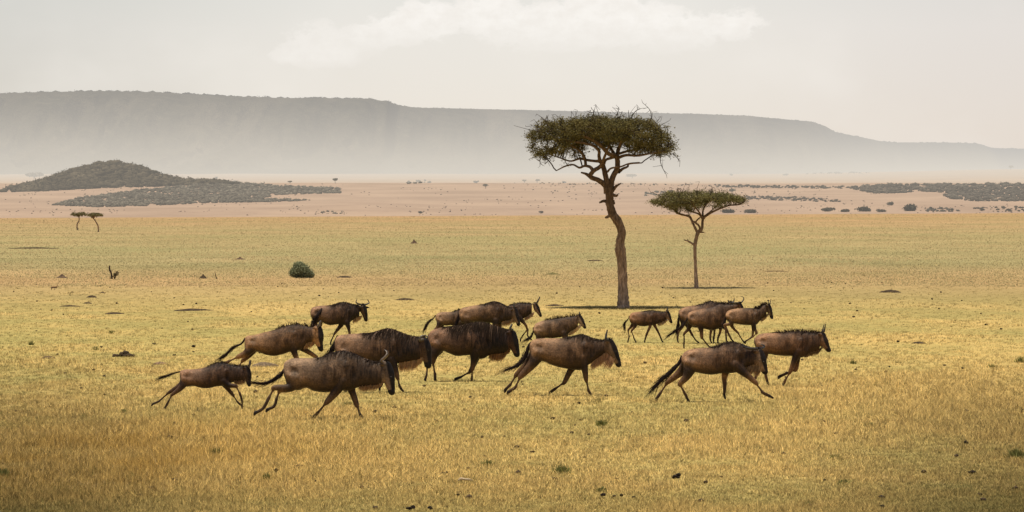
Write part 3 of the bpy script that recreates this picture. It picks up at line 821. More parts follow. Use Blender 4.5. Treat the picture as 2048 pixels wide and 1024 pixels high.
far_bush(1264, 357, 17, 8, (0.13, 0.115, 0.085), "pale hazy flat tree seen behind the largest acacia's trunk, on its right", 17, y0=6500, tree=True, name="distant_tree")
far_bush(1074, 366, 9, 7, (0.10, 0.09, 0.065), "hazy round tree on the crest left of the largest acacia's trunk", 18, tree=True, name="distant_tree")
far_bush(1049, 366, 9, 6, (0.13, 0.115, 0.085), "pale hazy tree just left of the hazy round tree", 19, tree=True, name="distant_tree")
far_bush(1129, 366, 9, 4, (0.13, 0.115, 0.085), "low hazy bush on the crest close to the largest acacia", 20)
far_bush(952, 366, 9, 4, (0.13, 0.115, 0.085), "low hazy bush on the crest, farthest left of the hazy ones", 21)
far_bush(68, 357, 28, 10, (0.14, 0.125, 0.10), "pale hazy flat topped tree left of the wooded hill", 22, y0=6500, tree=True, name="distant_tree")
far_bush(841, 427, 10, 5, (0.13, 0.11, 0.085), "tiny bush at the foot of the far slope left of the largest acacia", 23)
far_bush(1082, 427, 9, 5, (0.12, 0.10, 0.08), "tiny bush at the foot of the far slope close to the largest acacia", 24)
far_bush(197, 330, 8, 8, (0.045, 0.04, 0.03), "dark tree poking out of the top of the wooded hill", 25, tree=True, name="distant_tree")
far_bush(309, 356, 12, 15, (0.045, 0.04, 0.025), "dark tree on the right shoulder of the wooded hill", 26, tree=True, name="distant_tree")

# ------------------------------------------------------------------ near/middle plain single things
M_NEARLEAF = mat_col("bush_leaves", 0.85, haze=False, trans=0.15, spec=0.1)
M_SOIL = mat_plain("termite_soil", (0.105, 0.068, 0.042), nscale=9, amp=0.5, bump=0.8)
M_SOILD = mat_plain("dark_soil", (0.055, 0.036, 0.020), nscale=12, amp=0.6, bump=0.9)
M_DUNG = mat_plain("dung", (0.022, 0.015, 0.010), nscale=25, amp=0.5, bump=0.8)
def round_bush():
    X, Y, Z = hit(603, 556); s = F / Y
    root = D2.objects.new("bush", None); COL.objects.link(root); root.location = (X, Y, Z)
    tag(root, "dense round dark green bush standing alone on the middle plain", "bush")
    r_ = np.random.default_rng(2)
    ch = [spline([[0, 0, -.05, .03], [math.cos(a) * .25, math.sin(a) * .2, .35, .02], [math.cos(a) * .5, math.sin(a) * .4, .75, .008]], 6) for a in np.linspace(0, 6.2, 9)]
    V, Q = tube_mesh(ch, 5); link("stem", np_mesh("stem", V, Q, None, True, 4), M_TWIG, root)
    leaf_ball(root, "foliage", .75, 1.1, .36, (0.26, 0.28, 0.16), M_NEARLEAF, 17000, .04, 5,
              lobes=[(-.16, 0, .40, .62), (.12, 0, .30, .66), (-.14, .05, .68, .44), (.38, 0, .20, .46), (-.36, 0, .28, .44), (.05, -.1, .5, .5)])
round_bush()
def mound(px, py, wpx, hpx, mat, label, seed, name="termite_mound", cat="mound", peak=1.6, tufts=0, grp=None):
    X, Y, Z = hit(px, py); s = F / Y; r_ = np.random.default_rng(seed)
    n, m_ = 26, 9; V = []; W = wpx / 2 / s; H = hpx / s
    dep = min(W * 0.8, 1.2)
    for j in range(m_ + 1):
        rho = j / m_
        for i in range(n):
            a = 2 * np.pi * i / n
            wob = 1 + 0.22 * math.sin(2 * a + seed) + 0.16 * math.sin(5 * a + seed * 2)
            h = H * (1 - rho) ** peak if peak > 1 else H * (1 - rho ** 2.2)
            h *= 1 + 0.35 * (r_.random() - 0.5)
            V.append((rho * W * wob * math.cos(a), rho * dep * wob * math.sin(a), h if j < m_ else -0.06))
    Q = [(j * n + i, j * n + (i + 1) % n, (j + 1) * n + (i + 1) % n, (j + 1) * n + i) for j in range(m_) for i in range(n)]
    me = np_mesh(name, np.array(V), np.array(Q), None, True, 4)
    o = link(name, me, mat, None, (X, Y, Z)); tag(o, label, cat, grp)
    return o
mound(828, 487, 15, 8, M_SOIL, "small pointed termite mound far out on the middle plain, left of the largest acacia", 1)
mound(480, 519, 22, 5, M_SOIL, "low termite mound on the middle plain, right of the dead stump", 2)
mound(124, 556, 24, 8, M_SOIL, "reddish rounded termite mound left of the dead stump", 3, peak=1.3)
mound(406, 557, 20, 8, M_SOILD, "dark termite mound beside the thin dead stick", 4, peak=1.2)
mound(690, 555, 38, 3, M_SOILD, "long flat mound right of the round green bush", 5, peak=.9, name="soil_mound")
mound(1105, 549, 34, 4, mat_plain("grassy_mound", (0.13, 0.11, 0.04), nscale=9, amp=.4), "low green tinged mound left of the largest acacia's trunk", 6, peak=1.1, name="soil_mound")
mound(1188, 522, 30, 2.5, M_SOILD, "thin dark mound left of the largest acacia's mid trunk", 7, peak=1, name="soil_mound")
mound(810, 600, 34, 3.5, M_SOILD, "flat dark mound above and left of the back row wildebeest", 8, peak=.9, name="soil_mound")
mound(184, 595, 20, 4, M_SOILD, "short dark earth bank on the left plain below the reddish mound", 9, peak=.9, name="soil_mound")
mound(205, 586, 16, 3, M_SOILD, "small brown hump just above the short dark earth bank", 10, peak=1.1, name="soil_mound")
mound(175, 607, 22, 2.6, M_SOILD, "thin dark streak of earth below the short dark earth bank", 11, peak=.9, name="soil_mound")
mound(228, 628, 40, 3.4, M_SOILD, "long thin dark earth streak above the clod heap at the left", 12, peak=1, name="soil_mound")
mound(385, 621, 72, 3.4, M_SOILD, "longest dark earth streak, above the leaping wildebeest", 13, peak=1, name="soil_mound")
mound(140, 613, 36, 2.5, M_SOILD, "faint earth streak at the far left plain", 14, peak=1, name="soil_mound")
mound(1781, 585, 38, 5, M_SOILD, "ragged dark earth heap alone on the right plain", 15, peak=.8, name="soil_mound")
mound(1110, 612, 38, 3.2, M_SOILD, "small grassy dark hump left of the largest acacia's foot", 16, peak=1, name="soil_mound")
mound(1838, 687, 34, 3.5, M_SOILD, "low dark earth hump right of the rightmost wildebeest", 17, peak=1, name="soil_mound")
mound(96, 717, 30, 5, mat_plain("brown_soil", (0.12, 0.078, 0.042), nscale=12, amp=.5), "brown earth hump at the left below the clod heap", 18, peak=1.0, name="soil_mound")
mound(527, 733, 52, 8, mat_plain("grey_soil", (0.16, 0.115, 0.07), nscale=20, amp=.5), "pale brown mound between the leaping wildebeest and the front calf", 19, peak=.8, name="soil_mound")
mound(320, 729, 26, 5, mat_plain("pink_soil", (0.20, 0.13, 0.08), nscale=20, amp=.5), "pale pinkish earth patch above the front calf", 20, peak=1, name="soil_mound")
mound(70, 497, 90, 2.2, M_SOILD, "long dark earth scar far out on the left plain", 21, peak=1, name="soil_mound")
mound(1555, 543, 46, 1.6, M_SOILD, "thin dark line of earth right of the smaller acacia", 22, peak=1, name="soil_mound")
def clod_heap():
    X, Y, Z = hit(250, 714); s = F / Y; r_ = np.random.default_rng(4)
    VV = []; TT = []; off = 0
    for k in range(26):
        a = r_.uniform(0, 6.3); rr = abs(r_.normal()) * .11
        V, T = ICO1; sc = r_.uniform(.03, .075)
        P = V * sc * (0.7 + .6 * r_.random((len(V), 1))) + np.array([math.cos(a) * rr * 1.2, math.sin(a) * rr, max(.02, .13 - rr * .7) * r_.random() + .015])
        VV.append(P); TT.append(T + off); off += len(V)
    o = link("clod_heap", np_mesh("clod_heap", np.concatenate(VV), np.concatenate(TT)), M_SOILD, None, (X, Y, Z))
    tag(o, "heap of dark dug up soil clods on the grass left of the herd", "soil heap")
clod_heap()
def dung(px, py, wpx, label, seed, grp=None):
    X, Y, Z = hit(px, py); s = F / Y; r_ = np.random.default_rng(seed)
    VV = []; TT = []; off = 0; W = wpx / s / 2
    for k in range(7):
        V, T = ICO1; sc = W * r_.uniform(.4, .65)
        P = V * sc * (0.75 + .5 * r_.random((len(V), 1))) * np.array([1, 1, .8]) + np.array([r_.normal() * W * .4, r_.normal() * W * .4, sc * r_.uniform(.5, 1.3) + .02])
        VV.append(P); TT.append(T + off); off += len(V)
    o = link("dung_pile", np_mesh("dung_pile", np.concatenate(VV), np.concatenate(TT), None, True), M_DUNG, None, (X, Y, Z))
    tag(o, label, "dung", grp)
for i, (a, b, w_, l) in enumerate([
        (632, 968, 9, "small black dung lump in the foreground grass at lower left of centre"),
        (1350, 960, 18, "black dung lump in the foreground, lower right of centre"),
        (1945, 950, 14, "round black dung lump near the lower right corner"),
        (1934, 891, 12, "small dark dung lump above the round black one at the right"),
        (750, 829, 12, "dark clod right of the front wildebeest's forefoot"),
        (1207, 996, 12, "leftmost of the dung bits at the bottom centre"),
        (1243, 996, 8, "middle one of the dung bits at the bottom centre"),
        (1268, 999, 8, "rightmost of the dung bits at the bottom centre"),
        (860, 1022, 12, "black dung lump cut by the bottom edge, near the centre"),
        (820, 1023, 18, "wide black dung lump cut by the bottom edge, left of the other one"),
        (889, 952, 12, "dark brown clod left of the pale bone in the foreground"),
        (916, 995, 8, "tiny dark clod below the pale bone in the foreground"),
        (514, 757, 6, "tiny dark clod behind the front calf"),
        (308, 690, 6, "upper one of the small dung dots right of the clod heap"),
        (386, 696, 8, "small dark dung bit left of the leaping wildebeest's tail"),
        (387, 706, 5, "tiny dung dot under the bit left of the leaping wildebeest's tail"),
        (348, 713, 6, "lower one of the small dung dots right of the clod heap"),
        (280, 995, 9, "dark dung bit near the bottom left"),
        (78, 945, 9, "dark clod in the straw at the far left foreground"),
        (1797, 686, 7, "small dark tuft of dung right of the rightmost wildebeest's muzzle"),
        (1650, 965, 7, "tiny dung bit right of the black lump in the foreground"),
        (893, 553, 3, "single black speck of dung on the middle plain"),
        (1765, 1019, 12, "dark clod at the bottom edge on the right")]):
    dung(a, b, w_, l, i + 50)
def clod_scatter():
    r_ = np.random.default_rng(12); VV = []; TT = []; off = 0
    for k in range(340):
        py = 566 + 456 * r_.random() ** 1.5; px = r_.uniform(-100, 2150)
        if vnoise(px / 90.0, py / 30.0, 91) < .35: continue
        X, Y, Z = hit(px, py); V, T = ICO1; sc = r_.uniform(.018, .040) * (1 + .0015 * Y)
        P = V * sc * (0.6 + .8 * r_.random((len(V), 1))) * np.array([1.3, 1, .75]) + np.array([X, Y, Z + .03])
        VV.append(P); TT.append(T + off); off += len(V)
    o = link("scattered_clods", np_mesh("scattered_clods", np.concatenate(VV), np.concatenate(TT)), M_SOILD)
    tag(o, "tiny dark soil clods strewn all over the grass", "soil clods", kind="stuff")
clod_scatter()
M_BONE = mat_plain("bone", (0.42, 0.33, 0.22), nscale=30, amp=.2)
def bone():
    X, Y, Z = hit(930, 966)
    V, Q = tube_mesh([spline([[-.10, 0, .03, .012], [-.06, .01, .055, .022], [0, 0, .05, .016], [.06, .0, .045, .018], [.11, .02, .03, .008]], 14)], 8, .2)
    o = link("bleached_bone", np_mesh("bleached_bone", V, Q, None, True, 4), M_BONE, None, (X, Y, Z)); tag(o, "small pale bleached bone lying in the foreground grass", "bone")
bone()
def dead_things():
    X, Y, Z = hit(221, 558); s = F / Y
    root = D2.objects.new("dead_stump", None); COL.objects.link(root); root.location = (X, Y, Z)
    tag(root, "upright dead tree stump on the left middle plain", "stump")
    k = lambda l: spline([[(p[0] - 221) / s, 0, (558 - p[1]) / s, p[2] / s] for p in l], len(l) * 4)
    V, Q = tube_mesh([k([(223, 560, 2.6), (223, 550, 1.8), (221, 543, 1.9), (219, 538, 1.7), (219, 531, 1.4)])], 10, .25)
    link("trunk", np_mesh("trunk", V, Q, None, True, 4), M_TWIG, root)
    root2 = D2.objects.new("bush", None); COL.objects.link(root2); root2.location = (X + 8 / s, Y, Z)
    tag(root2, "small sparse brown bush against the dead stump's right side", "bush")
    V, Q = tube_mesh([[[0, 0, 0, .03], [-.05, 0, .2, .02]], [[0, 0, 0, .03], [.12, 0, .3, .015]], [[0, 0, 0.1, .02], [.2, 0, .36, .01]]], 5)
    link("stem", np_mesh("stem", V, Q, None, True, 4), M_TWIG, root2)
    leaf_ball(root2, "foliage", .17, .36, .2, (0.08, 0.06, 0.03), M_NEARLEAF, 420, .03, 9, skew=.3)
    X, Y, Z = hit(432, 558); s = F / Y
    V, Q = tube_mesh([[[.04, 0, -.02, .03], [0, 0, .15, .022], [-.04, 0, .30, .016], [-.06, 0, .42, .008]], [[.02, 0, .08, .015], [.12, 0, .04, .01]]], 7, .2)
    o = link("dead_stick", np_mesh("dead_stick", V, Q, None, True, 4), M_TWIG, None, (X, Y, Z)); tag(o, "thin dead stick standing beside the dark termite mound", "stick")
    X, Y, Z = hit(178, 598); 
dead_things()
def gazelle():
    # tiny gazelle grazing with its head down, far left
    X, Y, Z = hit(107, 580); s = F / Y
    root = D2.objects.new("gazelle", None); COL.objects.link(root); root.location = (X, Y, Z - .03); root.scale = (.62, .62, .62)
    tag(root, "tiny pale gazelle grazing alone on the left plain above the earth streaks", "gazelle")
    ch = [spline([[-.22, 0, .22, .045], [-.12, 0, .25, .075], [.05, 0, .26, .08], [.16, 0, .27, .06], [.25, 0, .33, .035], [.30, 0, .38, .03], [.36, 0, .34, .022]], 16)]
    for (x, y) in ((-.16, -.04), (-.14, .04), (.12, -.04), (.10, .04)): ch.append([[x, y, .22, .03], [x - .015, y, .1, .015], [x, y, -.02, .011]])
    ch.append([[.30, .01, .40, .008], [.29, .015, .47, .004]]); ch.append([[.30, -.01, .40, .008], [.29, -.015, .47, .004]])
    V, Q = tube_mesh(ch, 8)
    c = np.where((V[:, 2:3] > .27), [[.26, .15, .08]], [[.5, .42, .33]]); c = np.where(((V[:, 2:3] > .22) & (V[:, 2:3] <= .27)), [[.12, .07, .04]], c)
    link("body", np_mesh("body", V, Q, c, True, 4), M_NEARLEAF, root)
gazelle()

# ------------------------------------------------------------------ weeds
def weed(px, py, wpx, hpx, label, seed, col=(0.19, 0.19, 0.06)):
    n = int(30 + wpx * hpx * 0.30)
    X, Y, Z = hit(px, py); s = F / Y; r_ = np.random.default_rng(seed); W = wpx / 2 / s; H = hpx / s
    b = np.stack([r_.normal(size=n) * W * .4, r_.normal(size=n) * W * .5, np.zeros(n)], 1)
    tip = b + np.stack([r_.normal(size=n) * W * .4, r_.normal(size=n) * W * .4, H * (0.35 + .75 * r_.random(n))], 1)
    e = r_.normal(size=(n, 3)); e[:, 2] = 0; e = e / np.linalg.norm(e, axis=1)[:, None] * (0.006 + .012 * r_.random((n, 1)))
    tri = np.stack([b - e, b + e, tip], 1)
    c = np.array(col) * (.5 + r_.random((n, 1)))
    o = link("weed_tuft", np_mesh("weed_tuft", tri.reshape(-1, 3), np.arange(3 * n).reshape(-1, 3), np.repeat(c, 3, axis=0)), M_NEARLEAF, None, (X, Y, Z))
    tag(o, label, "weed")
for i, a in enumerate([
        (533, 960, 16, 16, "dark leafy weed in the foreground left of centre"),
        (1126, 948, 34, 18, "thick dark green tussock in the foreground at the centre"),
        (976, 932, 26, 12, "green grass tussock left of the thick dark one in the foreground"),
        (2033, 918, 36, 22, "wide dark weed patch at the right edge of the foreground"),
        (1203, 985, 20, 12, "low green weed above the dung bits at the bottom centre"),
        (1620, 1012, 28, 10, "green weed near the bottom edge right of centre"),
        (1670, 918, 24, 10, "low dark green weed in the right foreground"),
        (1738, 852, 26, 8, "flat green weed patch in the right middle grass"),
        (1204, 852, 26, 14, "dark green weed below the galloping wildebeest at the centre"),
        (1688, 968, 28, 10, "weed clump right of the low dark green weed"),
        (1450, 786, 26, 5, "small green weed under the straight foreleg of the front right wildebeest"),
        (2042, 725, 22, 14, "leafy weed at the right edge behind the herd's line"),
        (1706, 728, 12, 9, "spindly weed right of the rightmost wildebeest's forelegs"),
        (432, 913, 26, 18, "green weed in the tall straw at the left foreground"),
        (245, 825, 14, 8, "small green weed left of the front calf's hind feet"),
        (63, 690, 10, 10, "spindly dark weed on the left plain below the earth streaks"),
        (6, 955, 22, 20, "dark weed at the left edge of the foreground"),
        (165, 975, 22, 8, "low green weed in the left foreground corner"),
        (700, 812, 30, 10, "green weed by the front wildebeest's trailing forefoot"),
        (222, 667, 12, 8, "little dark weed just above the clod heap"),
        (190, 700, 16, 8, "green weed left of the clod heap"),
        (1985, 735, 20, 8, "small dark weed near the right edge")]):
    weed(*a[:5], seed=i + 300)

# ------------------------------------------------------------------ grass blades
def build_grass():
    r_ = np.random.default_rng(99)
    K = 9; NCL = 135000; N = NCL * K
    py = 515 + (1062 - 515) * r_.random(NCL) ** 0.72
    Yc = CH * F / (py - HY); pxc = r_.uniform(-260, 2308, NCL); Xc = (pxc - 1024) / F * Yc
    sp = 0.02 + 0.06 * r_.random(NCL)
    X = np.repeat(Xc, K) + r_.normal(size=N) * np.repeat(sp, K); Y = np.repeat(Yc, K) + r_.normal(size=N) * np.repeat(sp, K)
    hv = np.repeat(r_.random(NCL), K)
    dry, tall = grass_tone(X, Y)
    Z = terrain(X, Y)
    h = (0.032 + 0.085 * tall * (0.35 + 0.9 * r_.random(N))) * (0.75 + 0.5 * hv)
    isstalk = r_.random(N) < 0.016 * (0.3 + 1.2 * tall)
    h = np.where(isstalk, h * 1.8 + 0.06, h)
    # sparser over bare patches
    wd = (0.0052 + 0.00005 * Y) * (0.6 + 0.8 * r_.random(N)); wd = np.where(isstalk, wd * 0.55, wd)
    a = r_.uniform(0, 2 * np.pi, N); lean = np.abs(r_.normal(size=N)) * 0.95; lean = np.where(isstalk, lean * 0.4, lean)
    la = r_.uniform(0, 2 * np.pi, N)
    ex = np.cos(a) * wd / 2; ey = np.sin(a) * wd / 2
    B = np.stack([X, Y, Z - 0.004], 1)
    E = np.stack([ex, ey, np.zeros(N)], 1)
    T = B + np.stack([np.cos(la) * lean * h, np.sin(la) * lean * h, h], 1)
    V = np.stack([B - E, B + E, T], 1).reshape(-1, 3)
    # colour: per clump + per blade
    dd = np.clip(dry + 0.55 * (hv - 0.5) + 0.28 * r_.normal(size=N) * 0.7 + 0.25 * isstalk, 0, 1)
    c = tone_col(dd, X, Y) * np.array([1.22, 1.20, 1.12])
    c = c * (0.42 + 1.16 * r_.random((N, 1))) * (0.62 + 0.76 * np.repeat(r_.random(NCL), K))[:, None]
    pale = (r_.random(N) < 0.05) & (Y > 54); c[pale] = np.array([0.60, 0.43, 0.20]) * (.7 + .3 * r_.random((pale.sum(), 1)))
    weedy = np.repeat(r_.random(NCL) < 0.022 * (0.4 + 1.6 * (fbm(Xc / 2.0, Yc / 3.0, 55, 3) > .55)), K); c[weedy] = np.array([0.13, 0.125, 0.040]) * (.6 + .8 * r_.random((weedy.sum(), 1)))
    drk = r_.random(N) < 0.06; c[drk] *= np.array([0.45, 0.38, 0.3])
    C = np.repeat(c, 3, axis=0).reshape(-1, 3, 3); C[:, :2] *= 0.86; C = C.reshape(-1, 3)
    # tufts standing farther out on the plain, down to the first crest
    M = 230000
    py = 434 + (572 - 434) * r_.random(M); Yf = CH * F / (py - HY + 1.2); Yf = np.minimum(Yf, 1490)
    Xf = (r_.uniform(-120, 2168, M) - 1024) / F * Yf; Zf = terrain(Xf, Yf)
    wf = (0.00016 * Yf) * (0.5 + r_.random(M)); hf = (0.04 + 0.00006 * Yf) * (0.4 + 1.2 * r_.random(M))
    n0 = fbm(Xf / 9, Yf / 22, 210, 4)
    cf = np.where((n0 > .5)[:, None], [[0.44, 0.32, 0.162]], [[0.36, 0.292, 0.142]]) * (0.86 + 0.24 * r_.random((M, 1)))
    dkf = r_.random(M) < 0.005; cf[dkf] *= 0.5
    cf = cf * (1 - 0.0 * Yf)[:, None]
    Bf = np.stack([Xf, Yf, Zf - .01], 1); Ef = np.stack([wf / 2, wf * r_.normal(size=M) * .3, 0 * wf], 1)
    Tf = Bf + np.stack([r_.normal(size=M) * wf * .5, r_.normal(size=M) * hf * 1.2, hf], 1)
    V = np.concatenate([V, np.stack([Bf - Ef, Bf + Ef, Tf], 1).reshape(-1, 3)]); C = np.concatenate([C, np.repeat(cf, 3, axis=0)]); N = N + M
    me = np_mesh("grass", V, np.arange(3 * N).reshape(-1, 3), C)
    m, t = new_mat("grass_blades"); gn = t.new('ShaderNodeNewGeometry'); vm = t.new('ShaderNodeVectorMath', operation='MULTIPLY_ADD')
    t.link(gn.outputs['Normal'], vm.inputs[0]); vm.inputs[1].default_value = (0.45, 0.45, 0.45); vm.inputs[2].default_value = (0, 0, 0.75)
    vn = t.new('ShaderNodeVectorMath', operation='NORMALIZE'); t.link(vm.outputs[0], vn.inputs[0])
    df = t.new('ShaderNodeBsdfDiffuse'); t.link(attr(t), df.inputs[0]); t.link(vn.outputs[0], df.inputs['Normal'])
    tr = t.new('ShaderNodeBsdfTranslucent'); t.link(attr(t), tr.inputs[0])
    ms = t.new('ShaderNodeMixShader'); ms.inputs[0].default_value = 0.25; t.link(df.outputs[0], ms.inputs[1]); t.link(tr.outputs[0], ms.inputs[2])
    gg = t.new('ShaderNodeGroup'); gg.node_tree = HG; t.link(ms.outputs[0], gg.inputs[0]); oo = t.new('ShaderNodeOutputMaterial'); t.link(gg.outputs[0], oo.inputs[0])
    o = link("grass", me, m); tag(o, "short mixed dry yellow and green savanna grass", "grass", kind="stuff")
build_grass()

# ------------------------------------------------------------------ wildebeest
import bmesh
M_COAT = None
def coat_mat():
    m, t = new_mat("wildebeest_coat"); c = attr(t); O = objc(t)
    mp = t.new('ShaderNodeMapping'); t.link(O, mp.inputs[0]); mp.inputs['Scale'].default_value = (16, 16, 3.0)
    n = t.noise(mp.outputs[0], 1.6, 5, 0.6)            # vertical hair streaks
    n2 = t.noise(O, 5.0, 4, 0.6); n3 = t.noise(O, 32.0, 4, 0.7)
    al = t.new('ShaderNodeAttribute'); al.attribute_name = "streak"
    dark = t.mix(1.0, c, (0.22, 0.20, 0.20), 'MULTIPLY')
    st = t.math('MULTIPLY', t.mapr(n, 0.47, 0.60), al.outputs['Fac'])
    c = t.mix(st, c, dark)
    c = t.mix(1.0, c, t.mapr(n2, 0.32, 0.68, 0.66, 1.32), 'MULTIPLY')
    c = t.mix(1.0, c, t.mapr(n3, 0.35, 0.65, 0.70, 1.34), 'MULTIPLY')
    h = t.math('ADD', t.math('MULTIPLY', n, 0.6), t.math('MULTIPLY', n3, 0.4))
    finish(t, c, 0.55, (h, 0.7, 0.03), False, None, 0.2); return m
M_COAT = coat_mat()
M_HAIR = mat_col("wildebeest_hair", 0.9, spec=0.06)
M_BEARD = mat_col("wildebeest_beard", 0.8, trans=0.5, spec=0.1)
M_HORN = mat_col("wildebeest_horn", 0.38, nscale=30, namp=.3, spec=0.5)
M_EYE = mat_plain("wildebeest_eye", (0.008, 0.006, 0.005), rough=0.15, nscale=2, amp=.05, spec=0.6)

ZA = (290, 590, 3.9375); ZB = (490, 640, 4.875); ZC = (830, 580, 4.6545); ZD = (1230, 580, 4.2667)
ZE = (600, 580, 8.533); ZF = (840, 590, 7.877); ZG = (1330, 585, 8.535)

def capsule_rings(ch, seg=14):
    """closed tube with rounded ends. ch rows: x,y,z,r"""
    ch = np.asarray(ch, float)
    P = ch[:, :3]; R = ch[:, 3]
    d0 = P[0] - P[1]; d0 /= np.linalg.norm(d0); d1 = P[-1] - P[-2]; d1 /= np.linalg.norm(d1)
    pre = [[*(P[0] + d0 * R[0] * c), R[0] * s] for c, s in ((.95, .25), (.7, .7), (.35, .93))]
    post = [[*(P[-1] + d1 * R[-1] * c), R[-1] * s] for c, s in ((.35, .93), (.7, .7), (.95, .25))]
    return np.vstack([pre, ch, post])
def add_loft(bm, rings):
    vs = [[bm.verts.new(tuple(p)) for p in r] for r in rings]
    n = len(vs[0])
    for a, b in zip(vs[:-1], vs[1:]):
        for k in range(n): bm.faces.new((a[k], a[(k + 1) % n], b[(k + 1) % n], b[k]))
    bm.faces.new(list(reversed(vs[0]))); bm.faces.new(vs[-1])
def add_chain(bm, ch, seg=12, flat=1.0):
    ch = capsule_rings(ch); P = ch[:, :3]; R = ch[:, 3]
    T = np.gradient(P, axis=0); T /= np.linalg.norm(T, axis=1)[:, None] + 1e-9
    n2 = np.array([0, 1.0, 0]); rings = []
    ang = np.linspace(0, 2 * np.pi, seg, endpoint=False)
    for i in range(len(P)):
        u = np.cross(n2, T[i]); u /= np.linalg.norm(u) + 1e-9
        w = np.cross(T[i], u)
        rings.append(P[i] + np.outer(np.cos(ang) * R[i], u) + np.outer(np.sin(ang) * R[i] * flat, w))
    add_loft(bm, rings)

